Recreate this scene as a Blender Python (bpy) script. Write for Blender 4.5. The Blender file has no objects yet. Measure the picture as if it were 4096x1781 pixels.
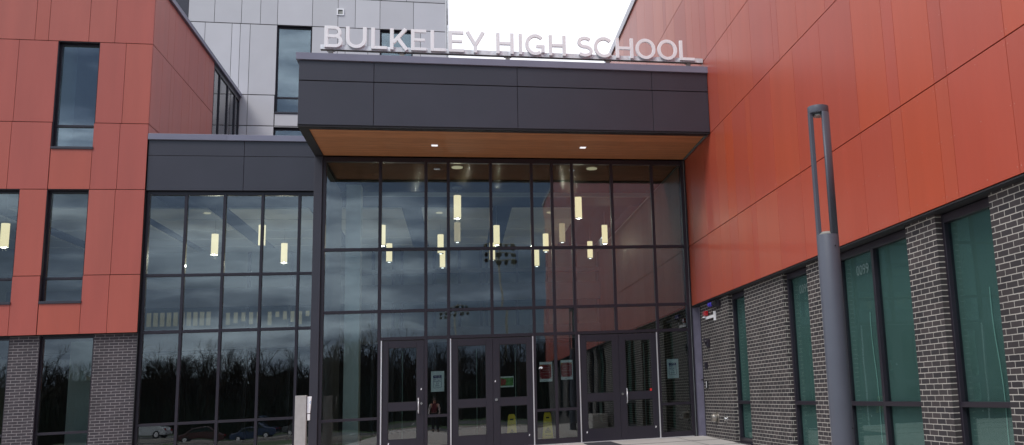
import bpy, bmesh, math, random
from math import sin, cos, pi, radians
from mathutils import Matrix, Vector
random.seed(7)
S = bpy.context.scene
COL = S.collection

# ------------------------------------------------------------------ materials
def new_mat(name):
    m = bpy.data.materials.new(name); m.use_nodes = True
    nt = m.node_tree; nt.nodes.clear()
    return m, nt, nt.nodes, nt.links
def rgb(r, g, b): return (r, g, b, 1.0)
def pbr(name, col, rough=0.5, metal=0.0, spec=0.5, var=0.06, vscale=3.0, bump=0.0, bscale=60.0, tint=False, emit=None, estr=0.0, coat=0.0, grime=0.0, stretch=(1, 1, 1)):
    m, nt, N, L = new_mat(name)
    out = N.new('ShaderNodeOutputMaterial'); p = N.new('ShaderNodeBsdfPrincipled')
    L.new(p.outputs[0], out.inputs[0])
    tc = N.new('ShaderNodeTexCoord'); mp = N.new('ShaderNodeMapping'); mp.inputs['Scale'].default_value = stretch
    L.new(tc.outputs['Object'], mp.inputs[0])
    nz = N.new('ShaderNodeTexNoise'); nz.inputs['Scale'].default_value = vscale; nz.inputs['Detail'].default_value = 5
    L.new(mp.outputs[0], nz.inputs['Vector'])
    mr = N.new('ShaderNodeMapRange'); mr.inputs[1].default_value = 0.3; mr.inputs[2].default_value = 0.7
    mr.inputs[3].default_value = 1 - var; mr.inputs[4].default_value = 1 + var
    L.new(nz.outputs[0], mr.inputs[0])
    mul = N.new('ShaderNodeVectorMath'); mul.operation = 'SCALE'
    mul.inputs[0].default_value = col[:3]
    if tint:
        at = N.new('ShaderNodeAttribute'); at.attribute_name = 'tint'
        mt = N.new('ShaderNodeVectorMath'); mt.operation = 'MULTIPLY'
        mt.inputs[0].default_value = col[:3]; L.new(at.outputs['Color'], mt.inputs[1])
        L.new(mt.outputs[0], mul.inputs[0])
    L.new(mr.outputs[0], mul.inputs['Scale'])
    last = mul.outputs[0]
    if grime:
        n2 = N.new('ShaderNodeTexNoise'); n2.inputs['Scale'].default_value = 22; n2.inputs['Detail'].default_value = 8
        L.new(mp.outputs[0], n2.inputs['Vector'])
        r2 = N.new('ShaderNodeMapRange'); r2.inputs[1].default_value = 0.58; r2.inputs[2].default_value = 0.8; r2.inputs[4].default_value = grime
        L.new(n2.outputs[0], r2.inputs[0])
        mx = N.new('ShaderNodeMixRGB'); mx.inputs[2].default_value = rgb(.45, .42, .4)
        L.new(r2.outputs[0], mx.inputs[0]); L.new(last, mx.inputs[1]); last = mx.outputs[0]
    L.new(last, p.inputs['Base Color'])
    p.inputs['Roughness'].default_value = rough; p.inputs['Metallic'].default_value = metal
    p.inputs['Specular IOR Level'].default_value = spec; p.inputs['Coat Weight'].default_value = coat; p.inputs['Coat Roughness'].default_value = .28 if tint else .05
    if emit:
        p.inputs['Emission Color'].default_value = rgb(*emit); p.inputs['Emission Strength'].default_value = estr
    if bump:
        nb = N.new('ShaderNodeTexNoise'); nb.inputs['Scale'].default_value = bscale; nb.inputs['Detail'].default_value = 4
        L.new(mp.outputs[0], nb.inputs['Vector'])
        b = N.new('ShaderNodeBump'); b.inputs['Strength'].default_value = bump; b.inputs['Distance'].default_value = 0.01
        L.new(nb.outputs[0], b.inputs['Height']); L.new(b.outputs[0], p.inputs['Normal'])
    return m

def brick_mat(name, c1, c2, mortar, off=(0, 0), rough=.8):
    m, nt, N, L = new_mat(name)
    out = N.new('ShaderNodeOutputMaterial'); p = N.new('ShaderNodeBsdfPrincipled'); L.new(p.outputs[0], out.inputs[0])
    g = N.new('ShaderNodeNewGeometry'); sp = N.new('ShaderNodeSeparateXYZ'); L.new(g.outputs['Position'], sp.inputs[0])
    ad = N.new('ShaderNodeMath'); ad.operation = 'ADD'; L.new(sp.outputs[0], ad.inputs[0]); L.new(sp.outputs[1], ad.inputs[1])
    a2 = N.new('ShaderNodeMath'); a2.operation = 'ADD'; a2.inputs[1].default_value = off[0] + 400 * .2032; L.new(ad.outputs[0], a2.inputs[0])
    a3 = N.new('ShaderNodeMath'); a3.operation = 'ADD'; a3.inputs[1].default_value = off[1] + 100 * .0677; L.new(sp.outputs[2], a3.inputs[0])
    cb = N.new('ShaderNodeCombineXYZ'); L.new(a2.outputs[0], cb.inputs[0]); L.new(a3.outputs[0], cb.inputs[1])
    # slight irregularity of the joints
    nzw = N.new('ShaderNodeTexNoise'); nzw.inputs['Scale'].default_value = 14; L.new(g.outputs['Position'], nzw.inputs['Vector'])
    sb = N.new('ShaderNodeVectorMath'); sb.operation = 'SUBTRACT'; sb.inputs[1].default_value = (.5, .5, .5); L.new(nzw.outputs[1], sb.inputs[0])
    sc = N.new('ShaderNodeVectorMath'); sc.operation = 'SCALE'; sc.inputs['Scale'].default_value = .006; L.new(sb.outputs[0], sc.inputs[0])
    av = N.new('ShaderNodeVectorMath'); av.operation = 'ADD'; L.new(cb.outputs[0], av.inputs[0]); L.new(sc.outputs[0], av.inputs[1])
    b = N.new('ShaderNodeTexBrick'); L.new(av.outputs[0], b.inputs['Vector'])
    b.inputs['Scale'].default_value = 1; b.inputs['Brick Width'].default_value = .2032; b.inputs['Row Height'].default_value = .0677
    b.inputs['Mortar Size'].default_value = .0058; b.inputs['Mortar Smooth'].default_value = .25; b.inputs['Bias'].default_value = 0
    b.inputs['Color1'].default_value = rgb(*c1); b.inputs['Color2'].default_value = rgb(*c2); b.inputs['Mortar'].default_value = rgb(*mortar)
    n1 = N.new('ShaderNodeTexNoise'); n1.inputs['Scale'].default_value = 2.2; n1.inputs['Detail'].default_value = 6; L.new(g.outputs['Position'], n1.inputs['Vector'])
    mr = N.new('ShaderNodeMapRange'); mr.inputs[1].default_value = .3; mr.inputs[2].default_value = .7; mr.inputs[3].default_value = .8; mr.inputs[4].default_value = 1.18; L.new(n1.outputs[0], mr.inputs[0])
    n3 = N.new('ShaderNodeTexNoise'); n3.inputs['Scale'].default_value = 90; n3.inputs['Detail'].default_value = 3; L.new(g.outputs['Position'], n3.inputs['Vector'])
    mr3 = N.new('ShaderNodeMapRange'); mr3.inputs[1].default_value = .3; mr3.inputs[2].default_value = .7; mr3.inputs[3].default_value = .85; mr3.inputs[4].default_value = 1.15; L.new(n3.outputs[0], mr3.inputs[0])
    mm = N.new('ShaderNodeMath'); mm.operation = 'MULTIPLY'; L.new(mr.outputs[0], mm.inputs[0]); L.new(mr3.outputs[0], mm.inputs[1])
    sv = N.new('ShaderNodeVectorMath'); sv.operation = 'SCALE'; L.new(b.outputs['Color'], sv.inputs[0]); L.new(mm.outputs[0], sv.inputs['Scale'])
    L.new(sv.outputs[0], p.inputs['Base Color']); p.inputs['Roughness'].default_value = rough
    inv = N.new('ShaderNodeMath'); inv.operation = 'SUBTRACT'; inv.inputs[0].default_value = 1; L.new(b.outputs['Fac'], inv.inputs[1])
    bp = N.new('ShaderNodeBump'); bp.inputs['Strength'].default_value = .8; bp.inputs['Distance'].default_value = .006; L.new(inv.outputs[0], bp.inputs['Height'])
    L.new(bp.outputs[0], p.inputs['Normal'])
    return m

def glass_mat(name, tint, base=.058, k=1.0, wav=.0022, wscale=.9, fcol=(1, 1, 1)):
    m, nt, N, L = new_mat(name)
    out = N.new('ShaderNodeOutputMaterial'); mx = N.new('ShaderNodeMixShader'); L.new(mx.outputs[0], out.inputs[0])
    tr = N.new('ShaderNodeBsdfTransparent'); tr.inputs[0].default_value = rgb(*tint)
    gl = N.new('ShaderNodeBsdfGlossy'); gl.inputs['Roughness'].default_value = 0.0; gl.inputs[0].default_value = rgb(*fcol)
    fr = N.new('ShaderNodeFresnel'); fr.inputs[0].default_value = 1.5
    ma = N.new('ShaderNodeMath'); ma.operation = 'MULTIPLY_ADD'; ma.inputs[1].default_value = k; ma.inputs[2].default_value = base; ma.use_clamp = True
    L.new(fr.outputs[0], ma.inputs[0]); L.new(ma.outputs[0], mx.inputs[0]); L.new(tr.outputs[0], mx.inputs[1]); L.new(gl.outputs[0], mx.inputs[2])
    g = N.new('ShaderNodeNewGeometry'); nz = N.new('ShaderNodeTexNoise'); nz.inputs['Scale'].default_value = wscale; nz.inputs['Detail'].default_value = 1.5
    L.new(g.outputs['Position'], nz.inputs['Vector'])
    b = N.new('ShaderNodeBump'); b.inputs['Strength'].default_value = 1; b.inputs['Distance'].default_value = wav
    L.new(nz.outputs[0], b.inputs['Height']); L.new(b.outputs[0], gl.inputs['Normal'])
    return m

def plank_mat(name, c1, c2, pitch=.1, rough=.45, gap=.02):
    """narrow timber-look boards running along x"""
    m, nt, N, L = new_mat(name)
    out = N.new('ShaderNodeOutputMaterial'); p = N.new('ShaderNodeBsdfPrincipled'); L.new(p.outputs[0], out.inputs[0])
    g = N.new('ShaderNodeNewGeometry'); sp = N.new('ShaderNodeSeparateXYZ'); L.new(g.outputs['Position'], sp.inputs[0])
    cb = N.new('ShaderNodeCombineXYZ'); L.new(sp.outputs[0], cb.inputs[0]); L.new(sp.outputs[1], cb.inputs[1])
    mp = N.new('ShaderNodeMapping'); mp.inputs['Location'].default_value = (60, 40 * pitch, 0); L.new(cb.outputs[0], mp.inputs[0])
    b = N.new('ShaderNodeTexBrick'); L.new(mp.outputs[0], b.inputs['Vector']); b.inputs['Scale'].default_value = 1
    b.inputs['Brick Width'].default_value = 61; b.inputs['Row Height'].default_value = pitch; b.inputs['Mortar Size'].default_value = gap * pitch * 2.5
    b.inputs['Mortar Smooth'].default_value = .3; b.inputs['Bias'].default_value = 0
    b.inputs['Color1'].default_value = rgb(*c1); b.inputs['Color2'].default_value = rgb(*c2); b.inputs['Mortar'].default_value = rgb(c1[0] * .25, c1[1] * .25, c1[2] * .25)
    m2 = N.new('ShaderNodeMapping'); m2.inputs['Scale'].default_value = (1.2, 30, 1); L.new(g.outputs['Position'], m2.inputs[0])
    n = N.new('ShaderNodeTexNoise'); n.inputs['Scale'].default_value = 2.0; n.inputs['Detail'].default_value = 8; L.new(m2.outputs[0], n.inputs['Vector'])
    mr = N.new('ShaderNodeMapRange'); mr.inputs[1].default_value = .25; mr.inputs[2].default_value = .75; mr.inputs[3].default_value = .72; mr.inputs[4].default_value = 1.3; L.new(n.outputs[0], mr.inputs[0])
    sv = N.new('ShaderNodeVectorMath'); sv.operation = 'SCALE'; L.new(b.outputs['Color'], sv.inputs[0]); L.new(mr.outputs[0], sv.inputs['Scale'])
    L.new(sv.outputs[0], p.inputs['Base Color']); p.inputs['Roughness'].default_value = rough
    return m

M = {}
M['red'] = pbr('red_panel', (.47, .080, .040), rough=.38, spec=.55, coat=.3, tint=True, var=.04, vscale=1.6, stretch=(2.4, 2.4, .28), bump=.04, bscale=220, grime=.05)
M['redL'] = pbr('red_panel_left', (.415, .092, .064), rough=.38, spec=.6, coat=.1, tint=True, var=.06, vscale=1.3, stretch=(2.2, 2.2, .3), bump=.04, bscale=220, grime=.03)
M['redback'] = pbr('panel_back', (.05, .008, .008), rough=.8)
M['dark'] = pbr('dark_panel', (.033, .031, .044), rough=.36, spec=.7, tint=True, var=.08, vscale=1.4, bump=.10, bscale=1.3)
M['coping'] = pbr('coping_metal', (.20, .20, .27), rough=.35, spec=.6, tint=True, var=.06, vscale=2)
M['frame'] = pbr('bronze_frame', (.021, .017, .026), rough=.35, spec=.5, var=.08)
M['door'] = pbr('door_leaf_paint', (.022, .019, .029), rough=.38, spec=.5, var=.06)
M['gasket'] = pbr('black_gasket', (.012, .012, .016), rough=.6)
M['grey'] = pbr('grey_panel', (.59, .582, .612), rough=.45, tint=True, var=.035, vscale=.9, bump=.02, bscale=150)
M['greyback'] = pbr('grey_panel_joint', (.07, .07, .06), rough=.8)
M['white'] = pbr('white_metal', (.92, .915, .94), rough=.35, var=.03)
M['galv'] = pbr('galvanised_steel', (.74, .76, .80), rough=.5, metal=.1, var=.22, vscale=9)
M['galvd'] = pbr('galvanised_dull_shaded', (.34, .34, .31), rough=.6, metal=.2, var=.3, vscale=9)  # darker copy of the steel; shade of the rail's underside put into colour
M['alu'] = pbr('aluminium', (.78, .78, .80), rough=.3, metal=.5, var=.05)
M['brick'] = brick_mat('dark_brick', (.052, .042, .043), (.024, .021, .025), (.45, .425, .385))
M['brickL'] = brick_mat('dark_brick_left', (.050, .041, .048), (.038, .032, .040), (.25, .23, .235), off=(.05, .02))
M['wood'] = plank_mat('timber_soffit', (.57, .24, .103), (.42, .175, .074), .085, rough=.6, gap=.05)
M['woodi'] = plank_mat('timber_ceiling', (.34, .20, .10), (.24, .14, .07), .085, gap=.09)
M['slat'] = pbr('lacquered_slat', (.06, .042, .024), rough=.2, spec=.6, coat=.35, var=.15, vscale=1, stretch=(.5, 8, 1))
M['glass'] = glass_mat('clear_glass', (.80, .87, .87))
M['glassg'] = glass_mat('green_glass', (.82, .90, .885), base=.022, k=.12, fcol=(.80, .96, .95))
M['glassu'] = glass_mat('upper_glass', (.80, .90, .92), base=.12, k=1.0)
M['concrete'] = pbr('pale_concrete', (.50, .47, .445), rough=.9, var=.1, vscale=.8, bump=.25, bscale=120, grime=.1)
M['asphalt'] = pbr('asphalt', (.05, .05, .052), rough=.9, var=.2, bump=.4, bscale=90)
M['mat'] = pbr('dark_mat', (.045, .045, .055), rough=.95, var=.12, bump=.4, bscale=200)
M['grass'] = pbr('grass', (.05, .09, .03), rough=.95, var=.35, vscale=2)
M['paintw'] = pbr('road_paint', (.7, .7, .68), rough=.8)
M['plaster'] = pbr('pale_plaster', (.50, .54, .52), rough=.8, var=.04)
M['plasterd'] = pbr('grey_plaster', (.22, .23, .26), rough=.8, var=.06)
M['wallpanel'] = pbr('striped_wall_panel', (.15, .15, .13), rough=.6, tint=True, var=.04)
M['tile'] = pbr('floor_tile', (.05, .05, .05), rough=.5, var=.15)
M['ceil'] = pbr('acoustic_panel', (.86, .85, .78), rough=.9, var=.04)
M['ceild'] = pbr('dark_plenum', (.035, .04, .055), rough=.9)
M['lamp'] = pbr('lit_diffuser', (.5, .45, .32), rough=.5, emit=(1.0, .78, .46), estr=1.35)
M['lampghost'] = pbr('reflected_diffuser_glow', (.3, .26, .18), rough=.5, emit=(1.0, .76, .46), estr=.45)  # weak glow for the pendant shapes that stand for reflections
M['lampb'] = pbr('lit_lens', (.9, .9, .9), emit=(1, .97, .9), estr=3.0)
M['ledw'] = pbr('downlight_lens', (.9, .9, .9), emit=(.95, .95, 1), estr=1.1)
M['cord'] = pbr('lamp_cord', (.4, .4, .4), rough=.5)
M['pole'] = pbr('lamp_post_paint', (.084, .094, .122), rough=.48, metal=.1, spec=.5, var=.05, bump=.05, bscale=300)
M['lens'] = pbr('ribbed_lens', (.35, .36, .36), rough=.2, metal=.5, var=.5, vscale=60)
M['stone'] = pbr('pedestal_stone', (.40, .385, .38), rough=.7, var=.09, vscale=9, grime=.1)
M['paper'] = pbr('notice_paper', (.90, .96, .94), rough=.7, var=.02)
M['navy'] = pbr('navy_ink', (.07, .06, .20), rough=.7)
M['maroon'] = pbr('maroon_print', (.30, .025, .03), rough=.6, var=.1, vscale=20)
M['gold'] = pbr('gold_print', (.55, .25, .05), rough=.6)
M['pink'] = pbr('pale_print', (.62, .45, .42), rough=.7)
M['greenp'] = pbr('green_print', (.14, .36, .10), rough=.7, var=.4, vscale=12)
M['redp'] = pbr('red_print', (.50, .10, .08), rough=.7, var=.4, vscale=14)
M['yellow'] = pbr('yellow_plastic', (.95, .70, .03), rough=.45, var=.05)
M['black'] = pbr('black_print', (.02, .02, .02), rough=.6)
M['beacon'] = pbr('red_plastic', (.42, .012, .018), rough=.15, coat=.6)
M['blue'] = pbr('blue_lens', (.05, .03, .42), rough=.12, coat=.7)
M['lav'] = pbr('weather_board', (.17, .16, .22), rough=.8, var=.12, vscale=4, grime=.15)
M['chrome'] = pbr('chrome', (.72, .72, .72), rough=.18, metal=1)
M['bronze'] = pbr('dull_metal', (.42, .39, .35), rough=.35, metal=.8)
M['sticker'] = pbr('red_sticker', (.75, .03, .03), rough=.5)
M['blind'] = pbr('roller_blind', (.090, .142, .136), rough=.9, var=.1, vscale=.5)
M['bluep'] = pbr('blue_print', (.06, .28, .65), rough=.5)
M['bark'] = pbr('bark', (.030, .025, .021), rough=1, spec=.1, var=.3)
M['leaf'] = pbr('scrub_foliage', (.018, .024, .016), rough=1, spec=.1, var=.4)
M['skin'] = pbr('skin', (.5, .28, .2), rough=.6)
M['vest'] = pbr('maroon_cloth', (.12, .012, .02), rough=.9)
M['sleeve'] = pbr('pale_cloth', (.55, .5, .5), rough=.9)
M['trouser'] = pbr('black_cloth', (.015, .015, .02), rough=.9)
M['tyre'] = pbr('tyre_rubber', (.02, .02, .02), rough=.8)
for nm, c in (('white', (.6, .63, .66)), ('maroon', (.06, .012, .015)), ('blue', (.015, .035, .10)), ('silver', (.06, .065, .075))):
    M['car_' + nm] = pbr('car_paint_' + nm, c, rough=.2, coat=.8, spec=.5, var=.02)
M['carglass'] = pbr('car_glass', (.015, .02, .025), rough=.05, spec=.8)

# ------------------------------------------------------------------ builders
class MB:
    def __init__(s): s.v = []; s.f = []; s.t = []; s.mi = []; s.sm = []; s.tint = (1, 1, 1); s.m = 0; s.smooth = False
    def face(s, idx): s.f.append(tuple(idx)); s.t.append(s.tint); s.mi.append(s.m); s.sm.append(s.smooth)
    def poly(s, pts):
        b = len(s.v); s.v += [tuple(p) for p in pts]; s.face(range(b, b + len(pts)))
    def box(s, x0, x1, y0, y1, z0, z1):
        if x0 > x1: x0, x1 = x1, x0
        if y0 > y1: y0, y1 = y1, y0
        if z0 > z1: z0, z1 = z1, z0
        b = len(s.v)
        s.v += [(x0, y0, z0), (x1, y0, z0), (x1, y1, z0), (x0, y1, z0), (x0, y0, z1), (x1, y0, z1), (x1, y1, z1), (x0, y1, z1)]
        for q in ((0, 3, 2, 1), (4, 5, 6, 7), (0, 1, 5, 4), (1, 2, 6, 5), (2, 3, 7, 6), (3, 0, 4, 7)): s.face([b + i for i in q])
        return s
    def prism(s, pts, d, axis='y', a=0.0):
        """pts: closed outline in the plane; extruded from a to a+d along axis"""
        n = len(pts); b = len(s.v)
        def P(p, t):
            if axis == 'y': return (p[0], t, p[1])
            if axis == 'x': return (t, p[0], p[1])
            return (p[0], p[1], t)
        s.v += [P(p, a) for p in pts] + [P(p, a + d) for p in pts]
        s.face([b + i for i in range(n)]); s.face([b + n + i for i in reversed(range(n))])
        for i in range(n):
            j = (i + 1) % n; s.face([b + i, b + n + i, b + n + j, b + j])
    def ribbon(s, pts, w, a, d, axis='y', closed=False):
        """stroke of width w along a centre line, extruded"""
        n = len(pts); Lp = []; Rp = []
        for i in range(n):
            if closed: p0, p1 = pts[i - 1], pts[(i + 1) % n]
            else: p0, p1 = pts[max(0, i - 1)], pts[min(n - 1, i + 1)]
            dx, dz = p1[0] - p0[0], p1[1] - p0[1]; l = math.hypot(dx, dz) or 1
            k = 1.0
            if closed or 0 < i < n - 1:
                a1 = math.atan2(pts[i][1] - pts[i - 1][1], pts[i][0] - pts[i - 1][0]); q = pts[(i + 1) % n]
                a2 = math.atan2(q[1] - pts[i][1], q[0] - pts[i][0]); k = 1 / max(.35, abs(cos((a2 - a1) / 2)))
            nx, nz = -dz / l * w / 2 * k, dx / l * w / 2 * k
            Lp.append((pts[i][0] + nx, pts[i][1] + nz)); Rp.append((pts[i][0] - nx, pts[i][1] - nz))
        m = n if closed else n - 1
        def P(p, t):
            return (p[0], t, p[1]) if axis == 'y' else (t, p[0], p[1])
        b = len(s.v)
        for p, q in zip(Lp, Rp): s.v += [P(p, a), P(q, a), P(p, a + d), P(q, a + d)]
        for i in range(m):
            u = b + 4 * i; v = b + 4 * ((i + 1) % n)
            s.face([u, v, v + 1, u + 1]); s.face([u + 2, u + 3, v + 3, v + 2]); s.face([u, u + 2, v + 2, v]); s.face([u + 1, v + 1, v + 3, u + 3])
        if not closed:
            s.face([b, b + 1, b + 3, b + 2]); u = b + 4 * (n - 1); s.face([u, u + 2, u + 3, u + 1])
    def cyl(s, p0, p1, r0, r1=None, n=16, caps=True):
        r1 = r0 if r1 is None else r1
        p0 = Vector(p0); p1 = Vector(p1); d = (p1 - p0).normalized()
        u = d.orthogonal().normalized(); v = d.cross(u); b = len(s.v)
        for p, r in ((p0, r0), (p1, r1)):
            for i in range(n):
                t = 2 * pi * i / n; s.v.append(tuple(p + r * (cos(t) * u + sin(t) * v)))
        sm = s.smooth; s.smooth = True
        for i in range(n):
            j = (i + 1) % n; s.face([b + i, b + j, b + n + j, b + n + i])
        s.smooth = sm
        if caps:
            s.face([b + i for i in reversed(range(n))]); s.face([b + n + i for i in range(n)])
        return s
    def build(s, name, mats, root=None, bevel=0.0, seg=2):
        ox, oy, oz = (0, 0, 0)
        p = root
        while p is not None:
            ox += p.location.x; oy += p.location.y; oz += p.location.z; p = p.parent
        me = bpy.data.meshes.new(name)
        me.from_pydata([(a - ox, b - oy, c - oz) for a, b, c in s.v], [], s.f)
        if not isinstance(mats, (list, tuple)): mats = [mats]
        for m in mats: me.materials.append(M[m] if isinstance(m, str) else m)
        ca = me.color_attributes.new('tint', 'FLOAT_COLOR', 'CORNER')
        for p, t, mi, sm in zip(me.polygons, s.t, s.mi, s.sm):
            p.material_index = mi; p.use_smooth = sm
            for li in p.loop_indices: ca.data[li].color = (t[0], t[1], t[2], 1)
        bm = bmesh.new(); bm.from_mesh(me); bmesh.ops.recalc_face_normals(bm, faces=bm.faces); bm.to_mesh(me); bm.free()
        o = bpy.data.objects.new(name, me); COL.objects.link(o)
        if root is not None: o.parent = root
        if bevel:
            bv = o.modifiers.new('bevel', 'BEVEL'); bv.width = bevel; bv.segments = seg; bv.limit_method = 'ANGLE'; bv.angle_limit = radians(40)
        return o
def tag(o, label=None, cat=None, group=None, kind=None):
    if label: o['label'] = label
    if cat: o['category'] = cat
    if group: o['group'] = group
    if kind: o['kind'] = kind
    return o
def thing(name, label, cat, loc, group=None):
    o = bpy.data.objects.new(name, None); COL.objects.link(o); o.location = loc; o.empty_display_size = .2
    return tag(o, label, cat, group)
def one(mb, name, mats, label, cat, loc, group=None, bevel=0):
    """a thing that is a single mesh with its origin at loc"""
    class R: pass
    r = bpy.data.objects.new('tmp', None); r.location = loc
    o = mb.build(name, mats, r, bevel); o.parent = None; o.location = loc
    bpy.data.objects.remove(r)
    return tag(o, label, cat, group)
def text_polys(txt, size):
    """built-in font text -> list of (verts, faces) in its own plane, centred on x"""
    cu = bpy.data.curves.new('lettering', 'FONT'); cu.body = txt; cu.size = size; cu.align_x = 'CENTER'; cu.resolution_u = 2
    o = bpy.data.objects.new('lettering', cu); COL.objects.link(o)
    dg = bpy.context.evaluated_depsgraph_get(); me = o.evaluated_get(dg).to_mesh()
    vs = [tuple(v.co) for v in me.vertices]; fs = [tuple(p.vertices) for p in me.polygons]
    bpy.data.objects.remove(o); bpy.data.curves.remove(cu)
    return vs, fs
def add_text(mb, txt, size, fn):
    vs, fs = text_polys(txt, size); b = len(mb.v)
    mb.v += [fn(v[0], v[1]) for v in vs]
    for f in fs: mb.face([b + i for i in f])

# ------------------------------------------------------------------ cladding
def clad(mb, rows, to3, holes=(), t=.025, gap=.008, tints=None, rnd=None):
    """rows: [(z0,z1,[joint positions])]; to3(u0,u1,z0,z1) adds the panel box; holes: (u0,u1,z0,z1) openings aligned to the grid"""
    for z0, z1, js in rows:
        js = sorted(js)
        for a, b in zip(js[:-1], js[1:]):
            cells = [(a, b, z0, z1)]
            for h in holes:
                nc = []
                for c in cells:
                    if c[1] <= h[0] + .02 or c[0] >= h[1] - .02 or c[3] <= h[2] + .02 or c[2] >= h[3] - .02: nc.append(c); continue
                    if c[0] < h[0] - .02: nc.append((c[0], h[0], c[2], c[3]))
                    if c[1] > h[1] + .02: nc.append((h[1], c[1], c[2], c[3]))
                    u0, u1 = max(c[0], h[0]), min(c[1], h[1])
                    if c[2] < h[2] - .02: nc.append((u0, u1, c[2], h[2]))
                    if c[3] > h[3] + .02: nc.append((u0, u1, h[3], c[3]))
                cells = nc
            tt = rnd() if rnd else (1, 1, 1)
            for c in cells:
                mb.tint = tt; to3(c[0] + gap / 2, c[1] - gap / 2, c[2] + gap, c[3] - gap)
    mb.tint = (1, 1, 1)
rr = random.Random(11)
def red_tint():
    k = rr.choice([(1.0, 1.02, 1.0), (.97, .94, 1.04), (.94, .93, 1.06), (1.05, 1.0, .86), (.98, 1.10, 1.18)]); j = rr.uniform(.98, 1.02)
    return tuple(c * j for c in k)
def soft_tint(a=.04):
    def f():
        j = rr.uniform(1 - a, 1 + a); return (j, j, j * rr.uniform(.99, 1.01))
    return f

# ================================================================== SETTING
def zg(y): return 0.0 if y > 0 else (.0131 * y if y > -23 else max(-1.66, -.3013 - .0262 * (-23 - y)))
g = MB(); xs = [-400, -60, -20, -8, 0, .12, 30, 400]; ys = [400, 40, 14, 0, -5, -12, -23, -40, -75, -160, -500]
for i in range(len(xs) - 1):
    for j in range(len(ys) - 1):
        x0, x1, y0, y1 = xs[i], xs[i + 1], ys[j + 1], ys[j]
        g.poly([(x0, y0, zg(y0) - .03), (x1, y0, zg(y0) - .03), (x1, y1, zg(y1) - .03), (x0, y1, zg(y1) - .03)])
tag(g.build('ground', 'grass'), kind='structure')
g = MB()
def sheet(mb, x0, x1, y0, y1, dz):
    n = [y for y in ys if y0 < y < y1]; n = [y1] + n + [y0]
    for a, b in zip(n[:-1], n[1:]): mb.poly([(x0, b, zg(b) + dz), (x1, b, zg(b) + dz), (x1, a, zg(a) + dz), (x0, a, zg(a) + dz)])
sheet(g, -30, .12, -4.2, 3.5, 0.0); sheet(g, -9, .12, -13.2, -4.2, 0.0); sheet(g, -9, .12, -30, -13.2, 0.0)
tag(g.build('pavement', 'concrete'), kind='structure')
g = MB(); sheet(g, -60, 40, -37, -30.15, -.012); sheet(g, -70, 40, -86, -66, -.012); sheet(g, -60, -9.15, -17.5, -13.35, -.012)
tag(g.build('road', 'asphalt'), kind='structure')
g = MB()
g.box(-60, 40, -30.15, -30, zg(-30) - .1, zg(-30) + .06); g.box(-60, -9.15, -13.35, -13.2, zg(-13) - .1, zg(-13) + .02); g.box(-60, -9.15, -17.65, -17.5, -.4, -.14)
tag(g.build('kerb', 'concrete'), kind='structure')
g = MB()
for i in range(14): g.box(-46 + i * 2.75, -45.88 + i * 2.75, -80, -75.5, -1.67, -1.655)
tag(g.build('road_marking', 'paintw'), kind='structure')
# pavement joints : dark control joints cut in the slab
g = MB()
for x in (-7.6, -5.8, -4.0, -2.2, -.55):
    g.poly([(x - .006, -4.995, zg(-5) + .004), (x + .006, -4.995, zg(-5) + .004), (x + .006, -.05, .0035), (x - .006, -.05, .0035)])
for y in (-1.55, -3.1): g.box(-8.5, .1, y - .006, y + .006, zg(y) - .01, zg(y) + .005)
tag(g.build('pavement_joint', 'mat'), kind='structure')
one(MB().box(-2.72, -2.11, -3.2, -.28, zg(-2) - .02, .006), 'entrance_mat', 'mat', 'dark grey entrance mat lying on the pale paving before the right door pair', 'mat', (-2.4, -1, 0))
# low seat wall at the right edge
one(MB().box(-.62, -.05, -14.6, -13.1, -.25, .335), 'seat_wall', 'concrete', 'pale low concrete block standing by the brick wall at the right edge', 'seat wall', (-.3, -13.8, -.2), bevel=.02)

# ================================================================== RIGHT WING
RW = thing('right_wing', 'long orange-red panelled building wing over a dark brick base with tall windows', 'building', (3, -10, 0))
J1 = [.02, -.51, -1.81, -2.84, -3.52, -4.10, -5.0, -5.30, -6.49, -7.67, -8.84, -10.01, -10.92, -11.23, -12.09, -12.38, -13.55, -14.7, -15.6, -15.9]
J3 = [-.8, -2.04, -3.25, -4.14, -4.41, -5.58, -6.78, -7.07, -7.97, -9.14, -10.2, -10.92, -11.23, -12.09, -12.38, -13.55, -14.8, -15.9]
J4 = [1.24, .39, -.8, -1.39, -2.04, -2.54, -3.25, -4.12, -4.42, -5.58, -6.78, -7.07, -8.0, -9.14, -10.2, -11.2, -12.4, -13.5, -14.8, -15.9]
J5 = [12.5, 10.9, 9.6, 8.4, 7.59, 6.97, 6.34, 5.16, 3.96, 2.79, 1.59, 1.24, .39, -.8, -2, -3.2, -4.4, -5.6, -6.8, -8, -9.14, -10.2, -11.2, -12.4, -13.5, -14.8, -15.9]
def ext(j, a=-15.9, b=-38):
    j = list(j); y = a
    while y > b + 1.2:
        y -= rr.choice([1.17, .9, .3, 1.17, .6]); j.append(y)
    return j + [b]
mb = MB(); px = lambda a, b, z0, z1: mb.box(0, .025, a, b, z0, z1)
clad(mb, [(3.035, 4.47, ext(J1)), (4.47, 6.62, ext(J1)), (6.62, 8.385, ext(J3 + [.02])), (8.385, 10.56, ext([j for j in J4 if j < -2.3])), (10.56, 13.05, ext([j for j in J5 if j < -1.9]))], px, rnd=red_tint)
clad(mb, [(8.385, 10.56, [j for j in J4 if j > -2.6] + [2.8, 4.0, 5.2, 6.4, 7.6, 8.8, 10, 11.2, 12.5]), (10.56, 13.05, [j for j in J5 if j > -2.1])], px, rnd=lambda: rr.choice([(1.05, 1.35, 1.45), (1.0, 1.1, 1.15), (.86, .80, .82), (.95, .95, .95)]))  # far upper panels: grazing sheen put into stronger, pinker tints
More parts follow.
